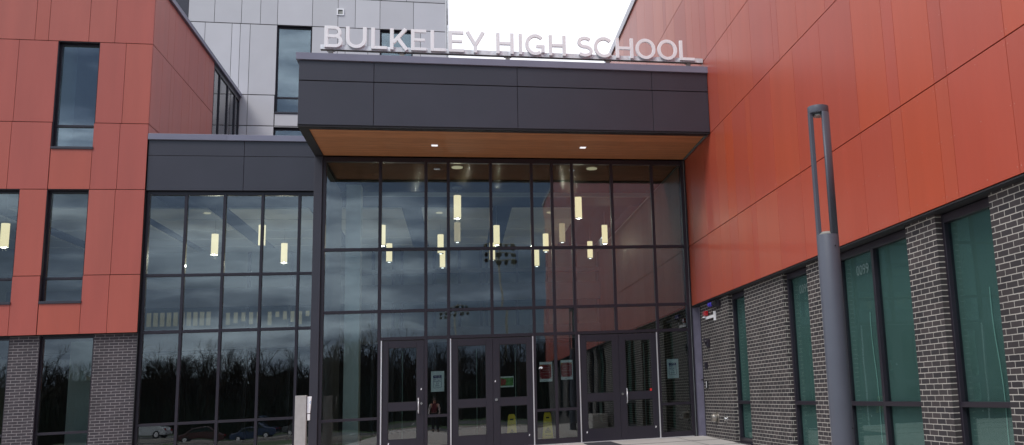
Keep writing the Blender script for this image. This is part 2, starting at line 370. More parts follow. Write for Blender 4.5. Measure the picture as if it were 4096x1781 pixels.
# rivets on the nearer panels
mb.smooth = True; mb.m = 1
def rivet(y, z):
    b = len(mb.v); r = .0085; n = 6
    for i in range(n): mb.v.append((-.0005, y + r * cos(2 * pi * i / n), z + r * sin(2 * pi * i / n)))
    for i in range(n): mb.v.append((-.004, y + r * .6 * cos(2 * pi * i / n), z + r * .6 * sin(2 * pi * i / n)))
    for i in range(n):
        j = (i + 1) % n; mb.face([b + i, b + j, b + n + j, b + n + i])
    mb.face([b + n + i for i in range(n)])
for z0, z1, js in ((3.035, 4.47, J1), (4.47, 6.62, J1), (6.62, 8.385, J3), (8.385, 10.56, J4)):
    nz = 4 if z1 - z0 > 1.6 else 3
    zs = [z0 + .08 + (z1 - z0 - .16) * k / (nz - 1) for k in range(nz)]
    js2 = sorted([j for j in js if j < .5])
    for a, b in zip(js2[:-1], js2[1:]):
        w = b - a; us = [a + .035, b - .035] + ([(a + b) / 2] if w > .7 else [])
        for u in us:
            for z in zs: rivet(u, z + rr.uniform(-.006, .006))
M['rivet'] = pbr('rivet_head', (.52, .20, .16), rough=.35)
mb.build('panel_cladding', ['red', 'rivet'], RW)
mb = MB(); mb.box(.03, .12, -38, 12.5, 3.06, 13.1); mb.box(.12, 9, -38, 12.5, 3.2, 13.05)
mb.build('wall', 'redback', RW)
mb = MB(); mb.box(-.05, .35, -38.05, 12.55, 13.05, 13.30); M['copl'] = pbr('pale_coping', (.50, .50, .56), rough=.35, spec=.6); mb.build('roof_coping', 'copl', RW, bevel=.006)
mb = MB(); mb.box(.35, 9, -38, 12.5, 13.06, 13.12); mb.build('roof', 'mat', RW)
# soffit gap under panels
mb = MB(); mb.box(.005, .40, -38, -.05, 3.012, 3.03); mb.build('panel_drip_edge', 'gasket', RW)
# brick base with openings
WIN = [(-3.85, -2.73), (-7.31, -6.14), (-10.83, -8.42), (-12.76 - 1.17 + 1.17, -11.59)]
WIN = [(-3.85, -2.73), (-7.31, -6.14), (-10.83, -8.42), (-12.76, -11.59), (-17.3, -14.9), (-19.4, -18.2), (-23, -20.6), (-28, -25.6), (-33, -30.6)]
mb = MB(); XB = .12
edges = [-.36] + [v for w in sorted(WIN, reverse=True) for v in (w[1], w[0])] + [-38]
for k in range(0, len(edges) - 1, 2):
    mb.box(XB, .40, edges[k + 1], edges[k], -.45, 3.010)
for w in WIN: mb.box(XB, .40, w[0], w[1], -.45, -.05)
mb.build('brick_base', 'brick', RW)
mb = MB(); mb.box(.16, .30, -.355, .05, -.1, 3.0); mb.box(.004, .159, -.035, .05, -.1, 3.0); mb.build('weather_board', 'lav', RW)
mb = MB(); mb.box(.145, .158, -.22, -.205, 0.02, 3.0); mb.box(.14, .159, -.34, -.01, 1.28, 1.30); mb.build('board_seam', 'gasket', RW)
# slots behind the window blinds: a room
mb = MB(); mb.box(5.0, 5.2, -38, -.4, -.3, 3.2); mb.box(.4, 5.2, -.45, -.35, -.3, 3.2)
mb.build('inner_wall', 'plasterd', RW)
mb = MB(); mb.box(.4, 5.1, -38, -.45, -.1, -.02); mb.build('inner_floor', 'tile', RW)
for k, (a, b) in enumerate(sorted(WIN, reverse=True)):
    f = MB(); xf0, xf1 = .20, .32; w = .055
    f.box(xf0, xf1, a, a + w, -.046, 3.008); f.box(xf0, xf1, b - w, b, -.046, 3.008)
    f.box(xf0 + .003, xf1 - .003, a + w, b - w, 2.90, 3.0); f.box(xf0 + .003, xf1 - .003, a + w, b - w, -.046, .06)
    mids = [a + w, b - w]
    if b - a > 2: m_ = (a + b) / 2; f.box(xf0, xf1, m_ - .035, m_ + .035, .06, 2.9); mids = [a + w, m_ - .035, m_ + .035, b - w]
    for q in range(0, len(mids), 2): f.box(xf0 - .004, xf1 - .006, mids[q], mids[q + 1], .74, .80)
    fo = f.build('window', 'frame', RW, bevel=.003, seg=1)
    for q in range(0, len(mids), 2):
        for z0, z1 in ((.06, .74), (.80, 2.9)):
            MB().box(.255, .263, mids[q] + .002, mids[q + 1] - .002, z0 + .002, z1 - .002).build('pane', 'glassg', fo)
    sl = MB(); sl.box(.085, .199, a + .01, b - .01, -.049, -.022); sl.build('sill', 'frame', fo)
    MB().box(.292, .296, a + .03, b - .03, -.02, 2.95).build('roller_blind', 'blind', fo)
# marker digits on the panes
for y0, s_, txt in ((-9.17, .215, '0099'), (-6.80, .215, '0099')):
    t = MB(); add_text(t, txt, s_, lambda u, v: (.2525, y0 - u, 2.60 + v))
    M.setdefault('chalk', pbr('chalk_marker', (.13, .20, .19), rough=.9))
    o = t.build('marker_digits', 'chalk', RW)
# wavy marker line / curtain cord seen in two windows
for y0 in (-9.25, -12.35):
    mb = MB(); pts = [(y0 + .02 * sin(k * .6) - .006 * k, 2.05 - k * .14) for k in range(14)]
    mb.ribbon(pts, .012, .275, .006, axis='x'); M.setdefault('cordp', pbr('pale_cord', (.30, .46, .43), rough=.6)); mb.build('blind_cord', 'cordp', RW)

# ================================================================== ENTRANCE PAVILION
EP = thing('entrance_pavilion', 'glazed school entrance under a deep dark canopy with timber soffit', 'building', (-4.3, 1, 0))
# canopy fascia panels
mb = MB(); T = soft_tint(.035)
xj = [-8.55, -7.10, -4.195, -1.275, -.005]
for z0, z1 in ((6.65, 7.565), (7.575, 8.0)):
    for a, b in zip(xj[:-1], xj[1:]):
        mb.tint = T(); mb.box(a + .004, b - .004, -2.47, -2.44, z0 + (.0 if z0 < 7 else .004), z1 - .004)
    for a, b in ((-2.436, 0), (0.004, 3.3)):
        mb.tint = T(); mb.box(-8.55, -8.52, a, b, z0, z1 - .004)
mb.tint = (1, 1, 1); mb.build('fascia_panels', 'dark', EP, bevel=.003, seg=1)
mb = MB(); mb.box(-8.515, -.03, -2.435, 6, 6.72, 8.05); mb.box(-8.55, -.02, -2.452, -2.25, 6.612, 6.70); mb.box(-8.55, -8.37, -2.25, -.0, 6.612, 6.70)
mb.build('canopy_core', 'gasket', EP)
mb = MB(); mb.tint = (1, 1, 1); mb.box(-8.60, .015, -2.52, -2.38, 8.0, 8.145); mb.box(-8.60, -8.46, -2.379, 3.3, 8.0, 8.143)
mb.build('canopy_coping', 'coping', EP, bevel=.004)
mb = MB(); mb.box(-8.46, -.0, -2.38, 6, 8.05, 8.08); mb.build('canopy_roof', 'mat', EP)
mb = MB(); mb.prism([(-8.37, -2.25), (-.075, -2.25), (-.06, -.06), (-8.37, -.06)], .05, 'z', 6.635); mb.build('timber_soffit', 'wood', EP)
M['gapfill'] = pbr('foam_filler', (.12, .15, .15), rough=.95, var=.7, vscale=30, bump=1, bscale=40)
mb = MB(); mb.box(-.055, -.004, -2.42, -.05, 6.63, 6.70); mb.build('filler_strip', 'gapfill', EP)
# corner post and jambs
mb = MB(); mb.box(-8.56, -8.385, -.10, .12, -.02, 6.61); mb.build('corner_post', 'dark', EP, bevel=.003, seg=1)
mb = MB(); mb.box(-8.56, -8.40, .12, 3.45, -.02, 6.61); mb.build('side_wall', 'dark', EP)
# glazing frame
fr = MB(); yf0, yf1 = -.055, .075
vx_up = [-8.345, -7.148, -6.148, -5.652, -4.69, -3.746, -3.270, -2.792, -1.840, -.850]
for x in vx_up:
    fr.box(x - .033, x + .033, yf0, yf1, 2.445 if x > -7.2 and x not in (-3.270,) else 0, 6.60)
fr.box(-.135, -.015, yf0 - .02, yf1, -.01, 6.61); fr.box(-8.385, -8.31, yf0 - .002, yf1 - .002, 0, 6.60)
fr.box(-8.37, -.02, yf0 + .004, yf1 - .004, 6.50, 6.608)
for a, b in ((4.455, 4.52), (3.06, 3.125)): fr.box(-8.34, -.1, yf0 + .004, yf1 - .004, a, b)
fr.box(-7.15, -.1, yf0 + .004, yf1 - .004, 2.445, 2.515)
for x in (-7.135, -6.145, -5.655, -3.752, -2.778, -.862): fr.box(x - .035, x + .035, yf0 - .001, yf1 - .001, 0, 2.46)
for a, b in ((-8.31, -7.17), (-6.11, -5.69), (-3.717, -3.303), (-3.237, -2.813), (-.827, -.135)):
    fr.box(a, b, yf0 + .004, yf1 - .004, .735, .795); fr.box(a, b, yf0 + .004, yf1 - .004, -.01, .13)
fo = fr.build('glazing_frame', 'frame', EP, bevel=.003, seg=1)
mb = MB(); mb.box(-.012, .002, -.03, .06, 0, 6.60); mb.box(-.058, -.046, -.082, -.0752, 0, 6.6); M['seal'] = pbr('silicone_seal', (.17, .19, .19), rough=.5, var=.3, vscale=4); mb.build('edge_seal', 'seal', fo)
def pane(x0, x1, z0, z1, root=fo, y=0.0, mat='glass', t=.01):
    m_ = MB().box(x0 + .002, x1 - .002, y - t / 2, y + t / 2, z0 + .002, z1 - .002)
    ax = rr.gauss(0, .0016); az_ = rr.gauss(0, .0016); cx, cz = (x0 + x1) / 2, (z0 + z1) / 2   # panes never sit perfectly true
    m_.v = [(a, b + (a - cx) * ax + (c - cz) * az_, c) for a, b, c in m_.v]; m_.build('pane', mat, root)
edg = [-8.31] + [v for x in vx_up[1:] for v in (x - .033, x + .033)] + [-.135]
for k in range(0, len(edg), 2):
    a, b = edg[k], edg[k + 1]
    pane(a, b, 4.52, 6.50); pane(a, b, 3.125, 4.455)
    if k > 0: pane(a, b, 2.515, 3.06)
pane(-8.31, -7.181, .795, 3.06); pane(-8.31, -7.17, .13, .735)
for a, b in ((-6.11, -5.69), (-3.717, -3.303), (-3.237, -2.813), (-.827, -.135)):
    pane(a, b, .795, 2.445); pane(a, b, .13, .735)
# door leaves
def door(x0, x1, g0, g1, hinge, handle=None, stick=False):
    d = MB(); y0, y1 = -.042, .008
    d.box(x0, g0, y0, y1, .012, 2.43); d.box(g1, x1, y0, y1, .012, 2.43)
    for a, b in ((.012, .29), (.91, 1.085), (2.28, 2.43)): d.box(g0, g1, y0, y1, a, b)
    do = d.build('door', 'door', EP, bevel=.003, seg=1)
    bd = MB()
    for a, b in ((.29, .91), (1.085, 2.28)):
        bd.box(g0, g0 + .012, y0 + .006, y0 + .02, a, b); bd.box(g1 - .012, g1, y0 + .006, y0 + .02, a, b); bd.box(g0 + .012, g1 - .012, y0 + .006, y0 + .02, a, a + .012); bd.box(g0 + .012, g1 - .012, y0 + .006, y0 + .02, b - .012, b)
        pane(g0 + .008, g1 - .008, a + .006, b - .006, do, -.016)
    bd.build('glazing_bead', 'gasket', do)
    hx = x0 - .012 if hinge == 'l' else x1 + .012
    MB().box(hx - .012, hx + .012, -.068, -.044, .01, 2.44).build('hinge_strip', 'alu', do)
    if handle:
        h = MB(); hx = handle; s_ = 1 if handle < (x0 + x1) / 2 else -1
        pts = [(0, 0), (-.055, 0)]; path = []
        z0, z1 = .84, 1.16
        P = [(-.042, z1), (-.085, z1), (-.105, z1 - .02), (-.11, z1 - .05), (-.11, z0 + .05), (-.105, z0 + .02), (-.085, z0), (-.042, z0)]
        for (ya, za), (yb, zb) in zip(P[:-1], P[1:]): h.cyl((hx, ya, za), (hx, yb, zb), .0125, n=10)
        h.build('handle', 'alu', do)
        lx = x1 - .055 if hinge == 'l' else x0 + .055
        MB().cyl((lx, -.062, 1.045), (lx, -.042, 1.045), .026, n=16).build('lock', 'chrome', do)
    return do
D1 = door(-7.08, -6.185, -6.948, -6.338, 'l', -6.30)
D2 = door(-5.60, -4.692, -5.458, -4.838, 'l')
D3 = door(-4.688, -3.80, -4.540, -3.930, 'r')
D4 = door(-2.72, -1.812, -2.570, -1.962, 'l')
D5 = door(-1.808, -.91, -1.658, -1.043, 'r', -1.655)
MB().cyl((-4.618, -.066, 1.05), (-4.618, -.042, 1.05), .032, n=16).build('lock', 'chrome', D3)
for d, x, z in ((D1, -6.93, .215), (D3, -3.90, .24), (D4, -2.60, .225), (D5, -1.0, .265), (D1, -6.245, 1.36), (D3, -4.64, 1.46)):
    m_ = MB(); m_.prism([(x - .014, z - .02), (x + .006, z - .022), (x + .015, z + .012), (x - .002, z + .022)], .012, 'y', -.055); m_.build('door_bumper', 'white', d)
MB().box(-1.105, -1.06, -.0445, -.0425, 1.09, 1.145).build('red_sticker', 'sticker', D5)
mb = MB(); mb.box(-7.1, -.11, -.12, .05, 0.0005, .012); mb.build('threshold', 'alu', EP)

# interior of the hall (parts of the pavilion)
mb = MB(); mb.box(-20, -.16, .09, 16, -.08, -.005); mb.build('hall_floor', 'tile', EP)
mb = MB(); mb.smooth = True; y = .1
while y < 3.2:
    mb.smooth = True; pr = [(y + .035 + .035 * cos(radians(a)), 6.525 + .022 * sin(radians(a))) for a in range(180, 361, 20)]
    mb.prism([(y + .07, 6.56)] + [(y, 6.56)] + pr, 8.2, 'x', -8.37); y += .084
mb.build('timber_ceiling', 'slat', EP); MB().box(-8.38, -.16, .085, 3.28, 6.565, 6.6).build('ceiling_backing', 'gasket', EP)
mb = MB(); mb.box(-8.38, -.16, 3.285, 3.36, 6.42, 7.1); mb.build('bulkhead', 'plaster', EP)
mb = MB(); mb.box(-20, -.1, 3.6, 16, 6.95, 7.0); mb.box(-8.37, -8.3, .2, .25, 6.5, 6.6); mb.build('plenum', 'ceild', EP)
mb = MB()
for i, x0 in enumerate([-19.4, -16.6 - .2, -13.82 - .02, -11.53, -9.0, -6.45, -3.9]):
    x1 = [-17.4, -14.2, -12.08, -9.5, -7.0, -4.45, -1.9][i]
    for y0, y1 in ((5.37, 6.88), (6.98, 8.6), (8.72, 10.18), (10.28, 11.6), (11.7, 13.0)):
        mb.box(x0, x1, y0, y1, 6.50, 6.54)
mb.build('acoustic_panels', 'ceil', EP)
mb = MB(); T = soft_tint(.16); y = .1
while y < 13.9:
    w = rr.choice([.6, .3, .9, .45]); mb.tint = T(); mb.box(-.155, -.12, y, min(y + w, 14) - .006, 3.035, 6.5); y += w
mb.tint = (.9, .9, .9); mb.build('striped_wall', 'wallpanel', EP)
mb = MB(); mb.box(-.15, -.125, .09, 14, -.01, 3.03); mb.build('inner_brick_wall', 'brick', EP)
# rear glazed screen: slab band, mullions, panes of borrowed light
mb = MB(); Yb = 13.2
mb.box(-20, -.2, Yb, Yb + .3, 4.62, 5.28); mb.box(-20, -.2, Yb, Yb + .3, 3.1, 3.7); mb.box(-20, -.2, Yb + .02, Yb + .28, 5.68, 5.84)
mb.build('floor_band', 'plasterd', EP)
mb = MB()
for x in (-12.6, -11.2, -9.8, -8.43, -7.74, -7.44, -6.3, -5.4, -4.62, -4.42, -3.3, -2.2, -1.1): mb.box(x - .05, x + .05, Yb + .05, Yb + .25, 0, 6.9)
mb.build('rear_mullions', 'frame', EP)
mb = MB(); mb.box(-20, .3, Yb + 1.7, Yb + 1.8, 3.1, 7.2); mb.box(-.12, -.05, 13.9, Yb + 1.75, 0, 7.2); mb.box(-.1, -.05, .1, 13.9, 0, 6.6); mb.build('rear_wall', 'plaster', EP)
MB().box(-20, .3, Yb + 1.7, Yb + 1.8, -.1, 3.1).build('dimmed_rear_wall', 'ceild', EP); MB().box(-20, -.2, Yb - .02, Yb + 1.7, 3.1, 3.16).build('rear_floor_slab', 'ceild', EP)  # lower rear wall coloured dark, the hall's dimness put into its colour
mb = MB(); mb.box(-20.2, -20, 3.4, 15, 0, 7); mb.build('end_wall', 'plaster', EP)
# pale column and mezzanine rails
mb = MB(); mb.box(-8.04, -7.70, 1.37, 1.75, -.01, 6.3); M['colp'] = pbr('pale_green_column', (.86, .95, .90), rough=.7); mb.build('pale_column', 'colp', EP, bevel=.01)
mb = MB(); mb.box(-8.39, -8.36, .09, 3.3, 0, 6.5); mb.build('return_lining', 'plasterd', EP)
mb = MB(); y = 12.0
for k in range(11): x = -15.6 + k * .20; mb.box(x, x + .13, y, y + .03, 3.9, 4.35)
for k in range(5): x = -13.0 + k * .24; mb.box(x, x + .12, y, y + .03, 3.9 + .05 * (k % 3), 4.3)
for k in range(9): x = -11.7 + k * .24; mb.box(x, x + .12, y, y + .03, 3.85 + .09 * ((k * 7) % 4), 4.3)
M['lithall'] = pbr('lit_doorways', (.7, .65, .45), emit=(.9, .75, .45), estr=.06)
mb.build('lit_openings', 'lithall', EP)
mb = MB(); mb.box(-20, -9, 11.5, 11.6, 3.1, 3.75); mb.build('balcony_edge', 'plasterd', EP)
# inner lobby: pale edge lines of the second row of doors
mb = MB()
for x in (-6.83, -5.0, -4.02, -3.6, -.62): mb.box(x, x + .018, 3.05, 3.07, 0, 2.35)
M['edge'] = pbr('polished_edge', (.35, .5, .46), rough=.3); mb.build('inner_door_edges', 'edge', EP)

# ================================================================== LOW LINK WING
LK = thing('link_wing', 'low glazed link with plain dark grey fascia left of the entrance', 'building', (-10.8, 4, 0))
mb = MB(); T = soft_tint(.03)
for z0, z1 in ((6.575, 7.465), (7.475, 7.872)):
    for a, b in ((-12.985, -10.762), (-10.754, -8.57)): mb.tint = T(); mb.box(a, b, 3.35, 3.38, z0, z1)
mb.build('fascia_panels', 'dark', LK, bevel=.003, seg=1)
mb = MB(); mb.box(-12.98, -8.56, 3.382, 3.9, 6.59, 7.9); mb.build('fascia_core', 'gasket', LK)
mb = MB(); mb.tint = (.92, .92, .92); mb.box(-12.995, -11.17, 3.29, 3.55, 7.872, 8.025); mb.tint = (1, 1, 1); mb.box(-11.167, -8.55, 3.288, 3.55, 7.872, 8.022); mb.build('coping', 'coping', LK, bevel=.004)
mb = MB(); mb.box(-12.98, -.2, 3.55, 12.8, 7.86, 7.92); mb.build('roof', 'mat', LK)
fr = MB(); yf0, yf1 = 3.445, 3.58
for x in (-12.955, -12.09, -11.195, -10.30, -9.415): fr.box(x - .033, x + .033, yf0, yf1, 0, 6.58)
fr.box(-8.62, -8.55, yf0, yf1, 0, 6.58)
fr.box(-12.98, -8.56, yf0 + .004, yf1 - .004, 6.47, 6.585)
for a, b in ((4.41, 4.48), (3.01, 3.085), (.80, .865), (-.01, .1)): fr.box(-12.97, -8.57, yf0 + .004, yf1 - .004, a, b)
fo2 = fr.build('glazing_frame', 'frame', LK, bevel=.003, seg=1)
vx = [-12.955, -12.09, -11.195, -10.30, -9.415, -8.585]
for a, b in zip(vx[:-1], vx[1:]):
    for z0, z1 in ((.1, .80), (.865, 3.01), (3.085, 4.41), (4.48, 6.47)): pane(a + .033, b - .033, z0, z1, fo2, 3.5)
mb = MB(); mb.box(-13.0, -12.99, 3.34, 3.46, 0, 6.57); mb.build('joint_seal', 'gasket', LK)

# ================================================================== LEFT WING
LW = thing('left_wing', 'muted red panelled building wing above brick piers at the left edge', 'building', (-16.5, 6, 0))
HL = [(-15.14, -14.21, 7.6, 10.38), (-15.15, -14.245, 3.79, 6.58), (-16.68, -15.74, 3.79, 6.58), (-18.2, -17.25, 7.6, 10.38), (-18.2, -17.25, 3.79, 6.58)]
mb = MB(); py = lambda a, b, z0, z1: mb.box(a, b, 3.3, 3.325, z0, z1)
clad(mb, [(3.045, 4.46, [-21, -20, -19.1, -18.2, -17.25, -16.68, -15.75, -15.16, -14.255, -13.67, -13.0]),
          (4.46, 6.58, [-21, -20, -18.2, -17.25, -16.68, -15.74, -15.15, -14.245, -13.66, -13.0]),
          (6.58, 8.27, [-21, -19.5, -18.2, -17.25, -16.02, -15.15, -14.23, -13.64, -13.0]),
          (8.27, 10.38, [-21, -19.5, -18.2, -17.25, -16.0, -15.14, -14.21, -13.61, -13.0]),
          (10.38, 12.06, [-21, -19.8, -18.6, -17.4, -16.6, -15.67, -15.37, -14.47, -13.88, -13.0])], py, holes=HL, rnd=lambda: tuple(.5 * (1 + c) for c in red_tint()))
mb.build('panel_cladding', 'redL', LW, bevel=.002, seg=1)
mb = MB(); pz = lambda a, b, z0, z1: mb.box(-13.025, -13.0, a, b, z0, z1)
yj = [3.33, 4.15, 4.9, 5.2, 6.0, 6.7, 7.0, 7.9, 8.6, 9.24]
clad(mb, [(7.9, 8.27, yj), (8.27, 10.38, yj), (10.38, 12.06, [3.33, 4.5, 5.05, 6.1, 6.5, 7.4, 8.2, 8.6, 9.24])], pz, rnd=lambda: tuple(.6 + .4 * c for c in red_tint()))
mb.build('return_cladding', 'redL', LW, bevel=.002, seg=1)
mb = MB()
mb.box(-21, -18.2, 3.33, 3.55, 3.06, 12.05); mb.box(-17.25, -13.03, 3.33, 3.55, 10.38, 12.05); mb.box(-18.2, -17.25, 3.33, 3.55, 10.38, 12.05)
mb.box(-17.25, -15.14, 3.33, 3.55, 6.58, 10.38); mb.box(-18.2, -17.25, 3.33, 3.55, 6.58, 7.6); mb.box(-15.14, -14.21, 3.33, 3.55, 6.58, 7.6); mb.box(-14.21, -13.03, 3.33, 3.55, 6.58, 10.38)
mb.box(-14.245, -13.03, 3.33, 3.55, 3.06, 6.58); mb.box(-15.74, -15.15, 3.33, 3.55, 3.06, 6.58); mb.box(-15.15, -14.245, 3.33, 3.55, 3.06, 3.79); mb.box(-17.25, -15.74, 3.33, 3.55, 3.06, 3.79); mb.box(-17.25, -16.68, 3.33, 3.55, 3.79, 6.58); mb.box(-18.2, -17.25, 3.33, 3.55, 3.06, 3.79)
mb.box(-13.4, -13.03, 3.56, 9.2, 7.9, 12.05)
mb.build('wall', 'redback', LW)
mb = MB(); mb.box(-21, -12.93, 3.2, 3.6, 12.06, 12.2); mb.box(-13.35, -12.93, 3.6, 12.78, 12.058, 12.198); mb.build('roof_coping', 'coping', LW, bevel=.006)
mb = MB(); mb.box(-21, -13.35, 3.6, 12.78, 12.0, 12.05); mb.build('roof', 'mat', LW)
def rwindow(root, x0, x1, z0, z1, y, zt, mat='glass', rec=.13, sill=True, fname='window'):
    f = MB(); w = .05; a, b = y + rec, y + rec + .09
    f.box(x0, x0 + w, a, b, z0, z1); f.box(x1 - w, x1, a, b, z0, z1); f.box(x0 + w, x1 - w, a + .003, b - .003, z1 - .07, z1); f.box(x0 + w, x1 - w, a + .003, b - .003, z0, z0 + .06)
    if zt: f.box(x0 + w, x1 - w, a + .002, b - .003, zt - .025, zt + .035)
    f.box(x0 + .0005, x0 + .012, y + .004, a, z0, z1); f.box(x1 - .012, x1 - .0005, y + .004, a, z0, z1); f.box(x0 + .012, x1 - .012, y + .004, a, z1 - .012, z1 - .0005)
    o = f.build(fname, 'frame', root, bevel=.002, seg=1)
    for c, d in (((z0 + .06, zt - .025), (zt + .035, z1 - .07)) if zt else ((z0 + .06, z1 - .07),)): pane(x0 + w, x1 - w, c, d, o, y + rec + .045, mat)
    if sill: MB().box(x0, x1, y - .03, y + rec, z0 - .005, z0 + .055).build('sill', 'dark', o, bevel=.003, seg=1)
    return o
rwindow(LW, -15.14, -14.21, 7.6, 10.375, 3.3, 8.21, 'glassu'); rwindow(LW, -18.2, -17.25, 7.6, 10.375, 3.3, 8.21, 'glassu')
rwindow(LW, -15.15, -14.245, 3.79, 6.575, 3.3, 4.40); rwindow(LW, -16.68, -15.74, 3.79, 6.575, 3.3, 4.40); rwindow(LW, -18.2, -17.25, 3.79, 6.575, 3.3, 4.40)
# brick piers
mb = MB()
for a, b in ((-13.965, -13.0), (-15.75, -15.125), (-17.6, -17.0), (-20, -19)): mb.box(a, b, 3.42, 3.75, -.1, 3.03)
mb.build('brick_piers', 'brickL', LW)
mb = MB(); mb.box(-21, -13.0, 3.36, 3.75, 3.032, 3.044); mb.build('panel_drip_edge', 'gasket', LW)
for a, b in ((-15.125, -13.965), (-17.0, -15.75)): rwindow(LW, a, b, 0, 3.03, 3.42, .74, 'glass', rec=.09, sill=False)
# rooms behind
mb = MB(); mb.box(-21, -13.3, 7.2, 7.3, 6.7, 12); mb.box(-21, -13.4, 3.56, 7.2, 6.72, 6.85); mb.box(-15.2, -15.1, 4.4, 7.2, 6.9, 11.9); mb.build('inner_wall', 'plaster', LW)
mb = MB(); mb.box(-15.10, -14.6, 5.2, 5.3, 0, 3.0); mb.box(-14.6, -14.5, 4.6, 5.3, 2.0, 2.1); mb.build('inner_partition', 'plaster', LW)
# glazed return of the left wing
fr = MB(); X = -13.0
for y in (9.27, 10.04, 11.12, 12.15, 12.74): fr.box(X - .06, X + .005, y - .03, y + .03, 7.9, 12.05)
fr.box(X - .058, X + .003, 9.3, 12.74, 11.9, 12.05); fr.box(X - .058, X + .003, 9.3, 12.74, 7.9, 8.0); fr.box(X - .058, X + .003, 9.27, 12.74, 9.15, 9.2)
fo3 = fr.build('return_glazing', 'frame', LW)
for a, b in ((9.3, 10.01), (10.07, 11.09), (11.15, 12.12), (12.18, 12.71)): MB().box(X - .04, X - .03, a, b, 9.2, 11.9).build('pane', 'glassu', fo3); MB().box(X - .04, X - .03, a, b, 8.0, 9.15).build('pane', 'glassu', fo3)
f = MB(); f.box(-13.02, -12.99, 7.55, 8.35, 7.9, 8.35); f.build('low_opening', 'frame', LW)

# ================================================================== GREY BLOCK
GB = thing('grey_block', 'tall pale lilac-grey panelled building block rising behind the entrance', 'building', (-10, 16, 0))
Yg = 12.8
HG = [(-11.83, -10.64, 11.5, 14.84), (-8.24, -7.07, 11.5, 14.84), (-11.86, -10.64, 8.2, 10.98), (-8.24, -7.07, 8.2, 10.98)]
mb = MB(); pg = lambda a, b, z0, z1: mb.box(a, b, Yg, Yg + .025, z0, z1)
clad(mb, [(7.9, 11.03, [-13.1, -12.74, -11.85, -10.63, -9.47, -8.24, -7.07, -5.87]),
          (11.03, 12.18, [-13.1, -12.74, -11.85, -10.63, -9.5, -8.24, -7.07, -5.87]),
          (12.18, 14.855, [-14.81, -14.24, -13.35, -13.07, -12.74, -11.83, -10.63, -9.74, -9.47, -8.67, -8.24, -7.07, -6.78, -5.87]),
          (14.855, 16.0, [-14.81, -13.95, -13.05, -12.41, -11.83, -10.63, -9.74, -9.13, -8.25, -7.04, -5.87]),
          (16.0, 19.5, [-14.81, -14.3, -13.2, -12.3, -11.3, -10.1, -9.2, -8.2, -7.3, -5.87])], pg, holes=HG, gap=.016, rnd=soft_tint(.07))
mb.build('panel_cladding', 'grey', GB)
mb = MB()
xs_ = [-14.81, -11.83, -10.64, -8.24, -7.07, -5.88]
for a, b in ((-14.81, -11.86), (-10.64, -8.24), (-7.07, -5.88)): mb.box(a, b, Yg + .03, Yg + .3, 7.9, 19.5)
for a, b in ((-11.86, -10.64), (-8.24, -7.07)): mb.box(a, b, Yg + .03, Yg + .3, 10.98, 11.5); mb.box(a, b, Yg + .03, Yg + .3, 14.84, 19.5)
mb.box(-14.8, -5.9, Yg + 4, Yg + 4.2, 7.9, 19.5); mb.box(-5.95, -5.88, Yg + .3, Yg + 8, 7.9, 19.5); mb.box(-14.8, -5.95, Yg + .3, Yg + 4, 11.1, 11.3)
mb.build('wall', 'greyback', GB)
mb = MB(); mb.box(-22, -14.815, Yg + .002, Yg + .3, 12.0, 19.5); mb.build('dark_cladding', 'dark', GB)
for (a, b, c, d) in HG: rwindow(GB, a, b, c, d, Yg, c + .62 if c > 11 else None, 'glassu', rec=.10)
mb = MB(); mb.box(-5.868, -5.835, Yg - .02, Yg + .1, 7.9, 19.5); mb.build('corner_trim', 'white', GB)
mb = MB()
for z in range(8): mb.cyl((-5.80, Yg + .03, 7.9 + z * 1.45), (-5.80, Yg + .03, 9.34 + z * 1.45), .018 + .004 * (z % 2), n=10)
mb.build('conductor_pipe', 'galv', GB)
mb = MB(); mb.box(-5.775, -5.762, Yg + .2, Yg + .32, 7.9, 19.5); mb.build('edge_trim', 'gasket', GB)
mb = MB(); mb.box(-9.78, -9.525, Yg - .03, Yg - .001, 15.33, 15.59); vt = one(mb, 'wall_vent', 'white', 'small square white framed vent on the grey panels above the letter B', 'vent', (-9.65, Yg, 15.33))
class _: pass
h = MB(); h.box(-9.735, -9.57, Yg - .034, Yg - .0305, 15.375, 15.545); ho = h.build('louvre', 'galvd', vt)
h = MB(); h.box(-9.728, -9.700, Yg - .039, Yg - .0345, 15.38, 15.54); h.box(-9.70, -9.58, Yg - .038, Yg - .0345, 15.50, 15.54); h.build('painted_shadow', 'gasket', vt)  # dark strips painting the frame's shadow on the vent
mb = MB(); mb.box(-22, -5.8, Yg - .05, Yg + .3, 19.5, 19.7); mb.build('coping', 'coping', GB)

